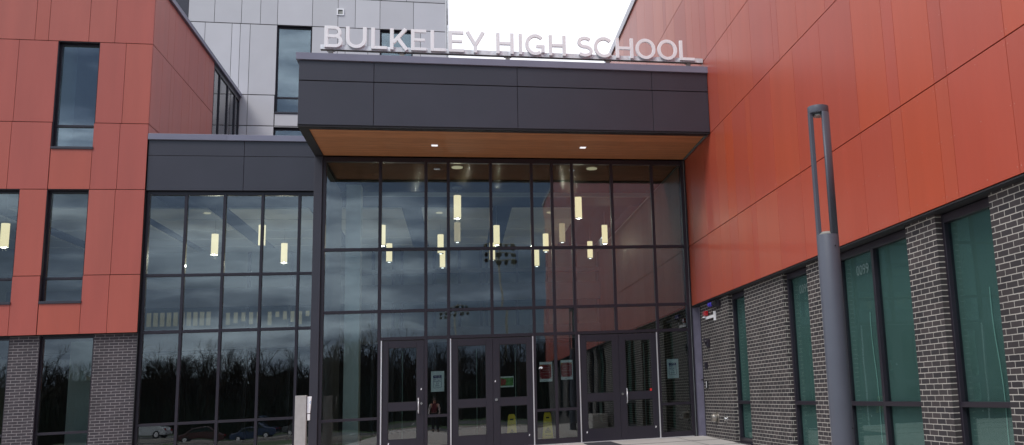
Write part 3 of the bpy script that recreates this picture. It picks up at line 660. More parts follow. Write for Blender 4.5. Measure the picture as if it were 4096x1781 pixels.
# ================================================================== SIGN
SG = thing('rooftop_sign', 'large white capital letters BULKELEY HIGH SCHOOL on a galvanised rail above the canopy', 'sign', (-4.1, -2.2, 8.14))
z0, H, sw = 8.372, .468, .073
def arc(cx, cz, rx, rz, a0, a1, n=24): return [(cx + rx * cos(radians(a0 + (a1 - a0) * i / n)), cz + rz * sin(radians(a0 + (a1 - a0) * i / n))) for i in range(n + 1)]
def letter(ch, x0, x1):
    m_ = MB(); w = x1 - x0; d = .05; ya = -2.26; e = [0]
    def Y(): e[0] += 1; return ya - .0012 * e[0]
    def R(a, b, c, f): y = Y(); m_.box(x0 + a, x0 + b, y, ya + d + .0011 * e[0], z0 + c, z0 + f)
    def RB(pts, wd=sw, closed=False): y = Y(); m_.ribbon([(x0 + p[0], z0 + p[1]) for p in pts], wd, y, ya + d + .0011 * e[0] - y, closed=closed)
    h = sw * .9
    if ch == 'B':
        R(0, sw, 0, H)
        r1 = (H * .48 - h / 2) / 2 + 0.0; zt = H - h / 2; zm = H * .53; zb = h / 2
        ra = (zt - zm) / 2; rb = (zm - zb) / 2
        RB([(sw * .6, zt), (w - ra - sw / 2 - .025, zt)] + arc(w - ra - sw / 2 - .025, (zt + zm) / 2, ra, ra, 90, -90, 16)[1:] + [(sw * .6, zm)], h)
        RB([(sw * .6, zm)] + [(w - rb - sw / 2, zm)] + arc(w - rb - sw / 2, (zm + zb) / 2, rb, rb, 90, -90, 16)[1:] + [(sw * .6, zb)], h)
    elif ch == 'U':
        r = (w - sw) / 2; RB([(sw / 2, H)] + [(sw / 2, r + sw / 2)] + arc(w / 2, r + sw / 2, r, r, 180, 360, 20)[1:] + [(w - sw / 2, H)])
    elif ch == 'L': R(0, sw, 0, H); R(sw, w, 0, h)
    elif ch == 'K':
        R(0, sw, 0, H); RB([(sw * .9, H * .33), (w * .84, H)], sw * 1.0); 
        RB([(sw + w * .22, H * .56), (w - sw * .5, 0)], sw * 1.05)
    elif ch == 'E': R(0, sw, 0, H); R(sw, w, 0, h); R(sw, w * .97, H - h, H); R(sw, w * .88, H * .5 - h / 2 + .01, H * .5 + h / 2)
    elif ch == 'Y':
        R(w / 2 - sw / 2, w / 2 + sw / 2, 0, H * .42); RB([(sw * .48, H), (w / 2, H * .36)], sw * 1.0); RB([(w - sw * .48, H), (w / 2, H * .36)], sw * 1.0)
    elif ch == 'H': R(0, sw, 0, H); R(w - sw, w, 0, H); R(sw, w - sw, H * .5 - h / 2, H * .5 + h / 2)
    elif ch == 'I': R(0, w, 0, H)
    elif ch == 'O': RB(arc(w / 2, H / 2, (w - sw) / 2, (H + .012 - sw) / 2, 0, 360, 40)[:-1], sw, True)
    elif ch == 'C': RB(arc(w * .52, H / 2, (w - sw) / 2 * 1.06, (H + .012 - sw) / 2, 43, 317, 34), sw)
    elif ch == 'G':
        RB(arc(w * .52, H / 2, (w - sw) / 2 * 1.06, (H + .012 - sw) / 2, 43, 305, 34), sw); R(w - sw, w, h * .9, H * .49); R(w * .56, w - sw, H * .49 - h, H * .49)
    elif ch == 'S':
        rx, rz = (w - sw) / 2, (H - sw) / 4
        pts = arc(w / 2 + .005, H - sw / 2 - rz, rx * .93, rz, 35, 270 - 12, 20) + arc(w / 2 + .002, sw / 2 + rz, rx, rz, 90 - 12, -145, 22)
        RB(pts, sw * .97)
    m_.build('letter', 'white', SG, bevel=.003, seg=1)
LT = [('B', -8.105, -7.745), ('U', -7.685, -7.274), ('L', -7.183, -6.866), ('K', -6.806, -6.429), ('E', -6.382, -6.064), ('L', -5.983, -5.669), ('E', -5.61, -5.292), ('Y', -5.258, -4.854),
      ('H', -4.616, -4.244), ('I', -4.136, -4.064), ('G', -3.995, -3.579), ('H', -3.487, -3.118), ('S', -2.878, -2.526), ('C', -2.495, -2.07), ('H', -2.008, -1.613), ('O', -1.562, -1.108), ('O', -1.063, -.611), ('L', -.555, -.213)]
for l in LT: letter(*l)
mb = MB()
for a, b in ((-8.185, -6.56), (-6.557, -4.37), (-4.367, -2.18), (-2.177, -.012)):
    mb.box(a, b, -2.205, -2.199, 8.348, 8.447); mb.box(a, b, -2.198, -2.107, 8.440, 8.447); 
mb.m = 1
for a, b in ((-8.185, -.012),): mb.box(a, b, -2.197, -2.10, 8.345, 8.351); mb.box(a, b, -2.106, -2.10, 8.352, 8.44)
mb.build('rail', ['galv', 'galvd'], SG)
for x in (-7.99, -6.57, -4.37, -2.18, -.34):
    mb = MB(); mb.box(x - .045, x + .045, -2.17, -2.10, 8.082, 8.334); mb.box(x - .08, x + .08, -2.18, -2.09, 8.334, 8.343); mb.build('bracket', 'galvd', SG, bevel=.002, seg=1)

# ================================================================== CANOPY DOWNLIGHTS
for i, (x, lab) in enumerate(((-5.93, 'left of the two square downlights in the timber soffit'), (-2.65, 'right one of two small downlights recessed in the timber soffit'))):
    t = thing('downlight', lab, 'downlight', (x, -1.09, 6.62), 'downlights in the timber soffit')
    m_ = MB(); s_ = .075
    m_.box(x - s_, x + s_, -1.09 - s_, -1.09 - s_ + .012, 6.622, 6.634); m_.box(x - s_, x + s_, -1.09 + s_ - .012, -1.09 + s_, 6.622, 6.634); m_.box(x - s_, x - s_ + .012, -1.09 - s_ + .012, -1.09 + s_ - .012, 6.622, 6.634); m_.box(x + s_ - .012, x + s_, -1.09 - s_ + .012, -1.09 + s_ - .012, 6.622, 6.634)
    m_.build('trim', 'white', t); MB().box(x - .062, x + .062, -1.152, -1.028, 6.626, 6.634).build('lens', 'ledw', t)

# ================================================================== PENDANTS
PD = [(-5.45, 2.55, 5.68, 'lamp', 'large lit cylinder pendant nearest the glass, left of centre'),
      (-7.57, 6.03, 5.55, 'lamp', 'lit cylinder pendant half hidden by the first mullion from the left of the entrance'),
      (-7.60, 9.26, 5.54, 'lamp', 'lit pendant low in the second entrance bay crossing the transom'),
      (-5.97, 7.86, 5.58, 'lamp', 'lit pendant in the narrow third bay, the upper of two close together'),
      (-5.97, 11.37, 5.62, 'lamp', 'lit pendant in the narrow third bay, the lower of two close together'),
      (-4.30, 6.66, 5.64, 'lamp', 'lit pendant just right of the fifth mullion in the entrance hall'),
      (-4.30, 10.41, 5.72, 'lamp', 'small far pendant half hidden behind the fifth mullion and transom'),
      (-2.72, 11.37, 5.62, 'lamp', 'far lit pendant hanging just below the transom right of centre'),
      (-2.62, 8.83, 5.75, 'lamp', 'lit pendant crossed by the transom between two narrow bays'),
      (-2.21, 3.39, 5.83, 'lamp', 'large lit cylinder pendant nearest the glass, right of centre'),
      (-.80, 7.86, 5.85, 'lamp', 'rightmost lit cylinder pendant in the entrance hall'),
      (-.90, 10.65, 5.78, 'lamp', 'lit pendant cut by the transom next to the rightmost pendant'),
      (-5.46, 6.74, 5.75, 'lampghost', 'dim pendant shape standing for a reflection, right below the large left pendant'),  # this and the next are added shapes for pendant reflections in inner glass
      (-2.22, 7.48, 5.84, 'lampghost', 'dim brownish pendant shape standing for a reflection, left of the large right pendant'),
      (-12.21, 6.88, 5.47, 'lamp', 'lit pendant at left behind the second bay of the link wing'),
      (-10.83, 6.2, 5.6, 'lamp', 'lit pendant split by a mullion in the middle of the link wing'),
      (-10.66, 8.67, 5.48, 'lamp', 'lit pendant at right behind the fourth bay of the link wing'),
      (-16.40, 4.3, 5.32, 'lamp', 'lit pendant cut off by the left edge of the picture')]
proto = None
for i, (x, y, zb, mt, lab) in enumerate(PD):
    L_ = .60; r = .092
    t = thing('pendant_lamp', lab, 'pendant lamp', (x, y, zb), 'cylinder pendant lamps in the hall')
    if i == 0:
        a = MB(); a.cyl((x, y, zb + .015), (x, y, zb + L_), r, n=28); sh = a.build('lamp_shade', mt, t)
        a = MB(); a.cyl((x, y, zb), (x, y, zb + .0145), r * 1.01, n=28); rm = a.build('rim', 'cord', t)
        a = MB(); a.cyl((x, y, zb - .012), (x, y, zb - .001), r * .45, n=20); ln = a.build('lamp_lens', 'lampb', t)
        a = MB(); a.cyl((x, y, zb + L_), (x, y, zb + L_ + .012), r * 1.01, n=28); cp = a.build('cap', 'cord', t)
        a = MB(); a.cyl((x, y, zb + L_ + .012), (x, y, 6.90 if y > 3.3 else 6.499), .006, n=6); a.cyl((x, y, 6.47), (x, y, 6.499), .13, n=20) if y < 3.3 else None; a.build('cord', 'cord', t)
        proto = (sh, rm, ln, cp)
    else:
        for p in proto:
            c = p.copy(); COL.objects.link(c); c.parent = t
            if p is proto[0] and mt != 'lamp': c.data = p.data.copy(); c.data.materials[0] = M[mt]
        a = MB(); a.cyl((x, y, zb + L_ + .012), (x, y, 6.90 if y > 3.6 else 6.499), .006, n=6)
        if 3.0 < y < 3.6: a.cyl((x, y, 6.47), (x, y, 6.499), .13, n=20)
        a.build('cord', 'cord', t)
for x, y, z, e_ in ((-5.45, 2.55, 5.62, 60), (-2.21, 3.39, 5.77, 60), (-7.57, 6.03, 5.49, 90), (-4.3, 6.66, 5.58, 90), (-.80, 7.86, 5.79, 60), (-12.21, 6.88, 5.41, 240), (-10.66, 8.67, 5.42, 220), (-16.4, 4.3, 5.26, 90)):
    ld = bpy.data.lights.new('pendant_glow', 'POINT'); ld.energy = e_ * .13; ld.color = (1, .88, .68); ld.shadow_soft_size = .035
    lo = bpy.data.objects.new('pendant_glow', ld); COL.objects.link(lo); lo.location = (x, y, z)
CL = [(-5.45, .35, 'small lit strip light at the top edge of the glass, left of centre'), (-2.25, .35, 'small lit strip light at the top edge of the glass, right of centre'),
      (-5.97, 5.9, 'small oval ceiling spot above the paired pendants'), (-2.75, 5.9, 'small oval ceiling spot above the far right-centre pendants'), (-12.2, 5.9, 'small oval ceiling spot above the left link pendant')]
for x, y, lab in CL:
    m_ = MB(); w_ = .13 if y < 1 else .09; m_.cyl((x, y, 6.478), (x, y, 6.496), w_, n=20)
    M.setdefault('spot', pbr('spot_lens', (.9, .8, .6), emit=(1, .85, .55), estr=.4)); one(m_, 'ceiling_spot', 'spot', lab, 'ceiling spotlight', (x, y, 6.48), 'round ceiling spotlights')

# ================================================================== LAMP POST (outside, right)
LX, LY = -1.44, -12.0
LP = thing('lamp_post', 'slate grey round light column with open skeletal top before the red wall', 'lamp post', (LX, LY, zg(LY)))
m_ = MB(); m_.cyl((LX, LY, zg(LY)), (LX, LY, 2.70), .123, n=48); m_.build('shaft', 'pole', LP, bevel=.004)
m_ = MB(); m_.cyl((LX, LY, 2.70), (LX, LY, 2.735), .118, .075, n=48); m_.build('shaft_top', 'galvd', LP)
m_ = MB(); m_.cyl((LX, LY, 4.095), (LX, LY, 4.178), .119, n=48); m_.build('cap', 'pole', LP, bevel=.002)
m_ = MB(); m_.cyl((LX, LY, 4.068), (LX, LY, 4.0945), .062, n=32); m_.build('lens', 'lens', LP)
m_ = MB(); m_.box(LX - .121, LX - .076, LY - .03, LY + .03, 2.68, 4.10); m_.build('upright', 'pole', LP, bevel=.006)
def halfround(cx, cy, r, a0, a1, zA, zB, th=.03):
    o = [(cx + r * cos(radians(a0 + (a1 - a0) * i / 14)), cy + r * sin(radians(a0 + (a1 - a0) * i / 14))) for i in range(15)]
    q = [(cx + (r - th) * cos(radians(a1 + (a0 - a1) * i / 14)), cy + (r - th) * sin(radians(a1 + (a0 - a1) * i / 14))) for i in range(15)]
    mm = MB(); mm.smooth = True; mm.prism(o + q, zB - zA, 'z', zA); return mm
m_ = halfround(LX, LY, .1215, -92, 38, 2.68, 4.10, .035); m_.build('upright', 'pole', LP)
for zc in (2.565,): MB().cyl((LX + .03, LY - .118, zc), (LX + .032, LY - .126, zc), .008, n=12).build('bolt', 'gasket', LP)
MB().cyl((LX + .078, LY - .092, .60), (LX + .084, LY - .099, .60), .008, n=12).build('bolt', 'gasket', LP)
m_ = MB(); m_.cyl((LX, LY, zg(LY) - .001), (LX, LY, zg(LY) + .02), .17, n=40); m_.build('base_plate', 'pole', LP)

# ================================================================== PEDESTAL
PE = thing('door_opener_post', 'pale stone-grey square post with push plates left of the entrance', 'bollard', (-8.43, -2, zg(-2)))
MB().box(-8.535, -8.33, -2.0, -1.86, -.04, 1.31).build('post', 'stone', PE, bevel=.004)
m_ = MB(); m_.prism([(-8.322, .965), (-8.262, .965), (-8.238, 1.285), (-8.322, 1.285)], .05, 'y', -1.97); up = m_.build('push_plate', 'white', PE, bevel=.004)
m_ = MB(); m_.box(-8.302, -8.299, -1.9712, -1.9702, .98, 1.275); m_.ribbon(arc(-8.243, 1.17, .022, .024, 105, 240, 10), .008, -1.9715, .0014); m_.build('blue_symbol', 'bluep', up)
MB().box(-8.316, -8.262, -1.97, -1.93, .828, .95).build('push_plate', 'white', PE, bevel=.004)
MB().box(-8.326, -8.258, -1.93, -1.90, .82, 1.29).build('bracket', 'gasket', PE)

# ================================================================== NOTICES
def notice(x0, x1, z0, z1, lab, kind):
    t = thing('paper_notice' if kind != 'red' else 'poster', lab, 'notice' if kind != 'red' else 'poster', ((x0 + x1) / 2, .018, z0), {'v': 'visitor notices on the glass', 'red': 'maroon posters on the glass'}.get(kind))
    y = .018; w, h = x1 - x0, z1 - z0
    MB().box(x0, x1, y, y + .001, z0, z1).build('sheet', 'paper', t)
    f = y - .0010
    if kind == 'v':
        m_ = MB(); a, b, c, d = x0 + .16 * w, x1 - .2 * w, z0 + .18 * h, z0 + .80 * h
        m_.box(a, b, f - .0003, f + .0003, d - .21 * (d - c), d)
        m_.ribbon([(a + .004, c + .012), (a + .012, c + .003), (b - .012, c + .003), (b - .003, c + .012), (b - .003, d - .004), (a + .004, d - .004)], .006, f, .0003, closed=True)
        m_.build('sign_panel', 'navy', t)
        tx = MB(); add_text(tx, 'VISITORS', .052, lambda u, v: ((a + b) / 2 + u * .64, f - .0012, d - .155 * (d - c) + v)); tx.build('heading', 'paper', t)
        tx = MB()
        for i, s_ in enumerate(('PHOTO I.D', 'REQUIRED', 'FOR', 'ENTRY')): add_text(tx, s_, .052, lambda u, v: ((a + b) / 2 + u * .60, f - .0006, d - (.36 + .175 * i) * (d - c) + v))
        tx.build('lettering', 'navy', t)
    elif kind == 'red':
        MB().box(x0 + .02 * w, x1 - .06 * w, f, f + .0003, z0 + .14 * h, z1 - .13 * h).build('print', 'maroon', t)
        m_ = MB()
        for cx, sx in ((x0 + .03 * w, 1), (x1 - .07 * w, -1)):
            m_.prism([(cx, z1 - .135 * h), (cx + sx * .2 * w, z1 - .135 * h), (cx + sx * .1 * w, z1 - .19 * h), (cx, z1 - .27 * h)], .0003, 'y', f - .0005)
        m_.build('gold_corner', 'gold', t)
        m_ = MB()
        for cx, sx in ((x0 + .03 * w, 1), (x1 - .07 * w, -1)):
            m_.prism([(cx, z0 + .15 * h), (cx + sx * .16 * w, z0 + .15 * h), (cx + sx * .08 * w, z0 + .21 * h), (cx, z0 + .23 * h)], .0003, 'y', f - .0005)
        rr2 = random.Random(int(x0 * -100))
        for zf, n in ((.70, 7), (.58, 6), (.47, 9), (.30, 4)):
            u = x0 + w * .5 - n * .045 * w; k = []
            for i in range(n * 3): k.append((u + i * .03 * w, z0 + zf * h + rr2.uniform(-.012, .012)))
            m_.ribbon(k, .0042, f - .0005, .0003)
        for i in range(5): m_.box(x0 + (.25 + .12 * i) * w, x0 + (.28 + .12 * i) * w, f - .0005, f - .0002, z1 - .2 * h, z1 - .18 * h)
        m_.build('script_lines', 'pink', t)
        m_ = MB(); m_.ribbon([(x0 + w * (.3 + .03 * i), z0 + h * (.07 + .018 * ((i * 7) % 3 - 1))) for i in range(9)], .004, f, .0003); m_.build('handwriting', 'black', t)
    else:
        MB().box(x0 + .01, x1 - .008, f, f + .0003, z0 + .03, z1 - .03).build('print', 'greenp', t)
        m_ = MB(); m_.prism([(x0 + .015, z0 + .04), (x0 + .12, z0 + .05), (x0 + .14, z0 + .17), (x0 + .02, z1 - .04)], .0003, 'y', f - .0005); m_.build('red_patch', 'redp', t)
    return t
notice(-6.036, -5.754, 1.287, 1.734, 'pale visitors notice on the glass right of the single left door', 'v')
notice(-.66, -.383, 1.353, 1.802, 'pale visitors notice on the side glass right of the right door pair', 'v')
notice(-3.639, -3.354, 1.402, 1.847, 'maroon poster in the left narrow side light, torn tape over its left edge', 'red')
notice(-3.16, -2.885, 1.429, 1.873, 'maroon poster in the right narrow side light, hung slightly higher', 'red')
notice(-4.533, -4.228, 1.318, 1.557, 'small green and red flyer low in the upper glass of the centre door', 'g')
m_ = MB(); m_.prism([(-3.665, 1.69), (-3.64, 1.74), (-3.59, 1.745), (-3.568, 1.715), (-3.60, 1.69), (-3.618, 1.712), (-3.64, 1.705)], .002, 'y', -.0085)
one(m_, 'torn_tape', 'white', 'torn scrap of white tape stuck over the left maroon poster', 'tape', (-3.62, -.008, 1.69))

# ================================================================== WET FLOOR SIGNS
def wet(x, lab, y):
    t = thing('wet_floor_sign', lab, 'floor sign', (x, y, 0), 'yellow wet floor signs')
    hh = .71; b, c = .125, .08
    for s_ in (-1, 1):
        m_ = MB()
        def Q(u, v, dy=0): return (x + u, y + s_ * (.13 * (1 - v / hh) + .012) + dy, v)
        out = [(-b, 0), (b, 0), (c, hh * .93), (c * .7, hh), (-c * .7, hh), (-c, hh * .93)]
        n = len(out); bb = len(m_.v); m_.v += [Q(u, v) for u, v in out] + [Q(u, v, s_ * .012) for u, v in out]
        m_.face(range(bb, bb + n)); m_.face([bb + n + i for i in reversed(range(n))])
        for i in range(n): j = (i + 1) % n; m_.face([bb + i, bb + n + i, bb + n + j, bb + j])
        po = m_.build('panel', 'yellow', t)
        if s_ < 0:
            g_ = MB(); F = lambda u, v: Q(u, v, -.0145)
            g_.v += []; add_text(g_, 'CAUTION', .05, lambda u, v: F(u, .455 + v))
            tri = [(-.062, .27), (.062, .27), (0, .375)]
            for (p, q) in zip(tri, tri[1:] + tri[:1]):
                dx, dz = q[0] - p[0], q[1] - p[1]; l = math.hypot(dx, dz); nx, nz = -dz / l * .004, dx / l * .004
                g_.poly([F(p[0] + nx, p[1] + nz), F(q[0] + nx, q[1] + nz), F(q[0] - nx, q[1] - nz), F(p[0] - nx, p[1] - nz)])
            g_.poly([F(-.02, .285), (F(-.008, .287)), F(.012, .33), F(-.004, .335)]); g_.poly([F(.0, .30), F(.03, .283), F(.034, .29), F(.006, .312)]); g_.poly([F(-.006, .338), F(.006, .336), F(.008, .35), F(-.004, .352)])
            add_text(g_, 'WET FLOOR', .026, lambda u, v: F(u, .19 + v))
            g_.poly([F(-.04, .575), F(.04, .575), F(.036, .61), F(-.036, .61)]); g_.poly([F(-.03, .02), F(.03, .02), F(.025, .07), F(-.025, .07)])
            g_.build('lettering', 'black', po)
    return t
wet(-4.275, 'yellow wet floor sign behind the lower glass of the centre door', .21)
wet(-3.47, 'yellow wet floor sign behind the narrow side light between door pairs', .21)

# ================================================================== WALL DEVICES (right brick pier)
b_ = XB
t = thing('fire_beacon', 'glossy red alarm beacon high on the first brick pier', 'alarm', (b_, -1.0, 2.70))
m_ = MB(); m_.prism([(-1.10, 2.71), (-.94, 2.71), (-.92, 2.82), (-1.12, 2.82)], -.09, 'x', b_ - .01); m_.build('red_housing', 'beacon', t, bevel=.02, seg=3)
MB().box(b_ - .10, b_ - .02, -1.00, -.90, 2.675, 2.70).build('lens_strip', 'white', t)
t = thing('wall_bracket', 'white metal bracket box beneath the red alarm beacon', 'bracket', (b_, -1.35, 2.6))
MB().box(b_ - .045, b_ - .012, -1.66, -.95, 2.63, 2.69).build('arm', 'white', t, bevel=.004); MB().box(b_ - .05, b_ - .001, -1.70, -1.662, 2.56, 2.76).build('end_plate', 'white', t)
t = thing('blue_light', 'small blue domed emergency light near the top of the first brick pier', 'light', (b_, -1.8, 2.9))
m_ = MB()
for k in range(3): m_.cyl((b_ - .08, -1.45 - k * .14, 2.925), (b_ - .08, -1.56 - k * .14, 2.915), .052 - .004 * k, n=18)
m_.build('blue_lens', 'blue', t, bevel=.012); MB().cyl((b_ - .08, -1.865, 2.91), (b_ - .08, -1.96, 2.905), .062, n=18).build('collar', 'gasket', t); MB().box(b_ - .05, b_ - .001, -2.13, -1.90, 2.83, 2.97).build('back_box', 'frame', t)
t = thing('security_camera', 'dark camera head sticking out from the middle of the first brick pier', 'camera', (b_, -.95, 2.1))
m_ = MB(); m_.cyl((b_ - .06, -.80, 2.19), (b_ - .06, -1.02, 2.10), .035, .05, n=14); m_.build('camera_body', 'frame', t); MB().box(b_ - .07, b_ - .001, -1.10, -.98, 2.0, 2.18).build('mount', 'frame', t, bevel=.01)
one(MB().box(b_ - .05, b_ - .001, -.80, -.66, 1.53, 1.68), 'dark_box', 'frame', 'small black electrical box halfway down the first brick pier', 'electrical box', (b_, -.73, 1.53), bevel=.006)
t = thing('card_reader', 'narrow pale switch on the brick just below head height beside the entrance', 'switch', (b_, -.71, 1.08))
MB().box(b_ - .04, b_ - .001, -.76, -.66, 1.08, 1.25).build('housing', 'gasket', t); MB().box(b_ - .046, b_ - .0405, -.745, -.715, 1.10, 1.24).build('faceplate', 'white', t)
t = thing('fire_hose_inlet', 'large round brass-grey fire department inlet low on the first brick pier', 'hose inlet', (b_, -1.38, .44))
MB().cyl((b_ - .012, -1.38, .44), (b_ - .001, -1.38, .44), .125, n=28).build('wall_plate', 'bronze', t); MB().cyl((b_ - .11, -1.36, .45), (b_ - .0125, -1.37, .44), .092, n=24).build('coupling', 'bronze', t, bevel=.01); MB().cyl((b_ - .135, -1.36, .45), (b_ - .111, -1.36, .45), .075, n=24).build('plug', 'bronze', t, bevel=.008)
t = thing('hose_tap', 'small round shiny wall tap right of the large hose inlet', 'tap', (b_, -2.08, .41))
MB().cyl((b_ - .008, -2.08, .41), (b_ - .001, -2.08, .41), .085, n=24).build('wall_plate', 'chrome', t); MB().cyl((b_ - .05, -2.08, .42), (b_ - .009, -2.08, .42), .045, n=20).build('spout', 'chrome', t, bevel=.008)

# ================================================================== BEHIND THE CAMERA (seen mirrored in the glass)
rt = random.Random(3)
def limb(mb, p, d, L_, r, depth):
    q = p + d * L_; mb.cyl(p, q, r, r * .62, n=5 if depth > 1 else 3, caps=False)
    if depth == 0: return
    for k in range(3 if depth > 2 else 4):
        t_ = rt.uniform(.45, 1.0); a = rt.uniform(0, 2 * pi); tilt = rt.uniform(.35, .85)
        u = d.orthogonal().normalized(); v = d.cross(u)
        nd = (d * cos(tilt) + (u * cos(a) + v * sin(a)) * sin(tilt)).normalized(); nd.z += .15; nd.normalize()
        limb(mb, p + d * L_ * t_, nd, L_ * rt.uniform(.5, .68), r * .5, depth - 1)
protos = []
for k in range(3):
    tr = thing('bare_tree', 'bare winter tree in the wood behind the viewpoint', 'tree', (0, 0, 0), 'bare trees of the wood across the road')
    m_ = MB(); limb(m_, Vector((0, 0, 0)), Vector((rt.uniform(-.03, .03), 0, 1)).normalized(), 5.2, .19, 1 if False else 0); a_ = m_.build('trunk', 'bark', tr)
    m_ = MB()
    for q in range(9):
        zz = rt.uniform(2.6, 5.2); a = rt.uniform(0, 2 * pi); ti = rt.uniform(.2, .7) if q else .05
        limb(m_, Vector((0, 0, zz)), Vector((cos(a) * sin(ti), sin(a) * sin(ti), cos(ti))), rt.uniform(2.4, 3.6), .085, 3)
    c_ = m_.build('crown', 'bark', tr); protos.append((tr, a_, c_))
n = 0
for row in range(5):
    for i in range(40):
        x = -82 + i * 3.2 + rt.uniform(-1.2, 1.2); y = -92 - row * 6 + rt.uniform(-2, 2); s_ = rt.uniform(.66, 1.12); p = protos[n % 3]
        if n < 3: tr = p[0]
        else:
            tr = p[0].copy(); COL.objects.link(tr)
            for q in p[1:]: c = q.copy(); COL.objects.link(c); c.parent = tr
        tr.location = (x, y, -1.7); tr.rotation_euler = (0, 0, rt.uniform(0, 6.28)); tr.scale = (s_, s_, s_); n += 1
m_ = MB()
for i in range(15000):
    x = rt.uniform(-95, 55); y = rt.uniform(-112, -88); h_ = rt.uniform(1.2, 6.8) * rt.uniform(.45, 1) * (.8 + .2 * sin(x * .23)); a = rt.uniform(0, pi); z = -1.7 + rt.uniform(0, 2.8)
    u = Vector((cos(a), sin(a), 0)) * rt.uniform(.03, .12); t1 = Vector((rt.gauss(0, .5), rt.gauss(0, .3), h_)); c = Vector((x, y, z))
    m_.poly([c - u, c + u, c + t1])
tag(m_.build('undergrowth', 'leaf'), kind='stuff')
# wooded bank
m_ = MB(); nx = 60
for i in range(nx):
    x0 = -110 + i * 3; x1 = x0 + 3; h0 = 5.2 + 1.1 * sin(x0 * .21) + .6 * sin(x0 * .77); h1 = 5.2 + 1.1 * sin(x1 * .21) + .6 * sin(x1 * .77)
    m_.poly([(x0, -94, -1.7), (x1, -94, -1.7), (x1, -112, h1), (x0, -112, h0)]); m_.poly([(x0, -112, h0), (x1, -112, h1), (x1, -150, h1), (x0, -150, h0)])
M['bank'] = pbr('leaf_litter_bank', (.014, .014, .011), rough=1, spec=.05, var=.4)
tag(m_.build('hill', 'bank'), kind='structure')
def car(x, y, paint, lab, rz=0):
    t = thing('parked_car', lab, 'car', (0, 0, 0), 'cars parked across the road')
    prof = [(-2.2, .35), (-2.25, .62), (-2.1, .88), (-1.45, .98), (-.85, 1.38), (-.2, 1.47), (.7, 1.44), (1.35, 1.08), (1.95, .98), (2.2, .8), (2.22, .4), (2.1, .3), (-2.1, .3)]
    m_ = MB(); m_.prism([(q[0], q[1]) for q in prof], 1.72, 'y', -.86); m_.build('body', paint, t, bevel=.07, seg=3)
    m_ = MB(); m_.prism([(-1.25, 1.0), (-.8, 1.34), (-.2, 1.41), (.66, 1.38), (1.15, 1.06)], 1.735, 'y', -.8675); m_.build('windows', 'carglass', t)
    m_ = MB(); m_.prism([(-1.42, 1.0), (-.90, 1.36), (-.87, 1.38), (-1.40, 1.02)], 1.4, 'y', -.7); m_.build('windscreen', 'carglass', t)
    for sx in (-1.35, 1.35):
        for sy in (-1, 1): w_ = MB(); w_.cyl((sx, sy * .68, .33), (sx, sy * .88, .33), .33, n=20); wo = w_.build('wheel', 'tyre', t); MB().cyl((sx, sy * .881, .33), (sx, sy * .886, .33), .2, n=14).build('rim', 'alu', wo)
    for sy in (-.6, .6): MB().box(2.19, 2.235, sy - .16, sy + .16, .72, .86).build('tail_light', 'beacon', t)
    t.location = (x, y, -1.672); t.rotation_euler = (0, 0, rz)
car(-36.6, -77, 'car_white', 'white saloon parked across the road, mirrored at the left', .15)
car(-31.4, -77.3, 'car_maroon', 'dark maroon saloon parked across the road', -.1)
car(-26.4, -77.5, 'car_blue', 'dark blue saloon parked across the road', .05)
car(-21.4, -77.4, 'car_silver', 'dark grey saloon parked across the road', .1)
def mast(x, y, h, lab):
    t = thing('floodlight_mast', lab, 'floodlight mast', (x, y, -.3), 'sports floodlight masts')
    m_ = MB(); m_.cyl((x, y, -.3), (x, y, h), .26, .14, n=12); m_.build('pole', 'galvd', t)
    m_ = MB()
    for r_ in range(3): m_.box(x - 2.6, x + 2.6, y - .08, y + .08, h - .3 - r_ * 1.1, h - .15 - r_ * 1.1)
    m_.build('cross_arms', 'galvd', t)
    for r_ in range(3):
        for c_ in range(5):
            l_ = MB(); cx = x - 2.3 + c_ * 1.15; cz = h - .5 - r_ * 1.1; l_.cyl((cx, y + .15, cz), (cx, y + .5, cz - .12), .22, .36, n=12); l_.build('floodlight', 'frame', t)
mast(1.2, -128, 25.5, 'near floodlight mast over the trees behind the viewpoint'); mast(-6.0, -190, 22, 'far floodlight mast over the trees behind the viewpoint')
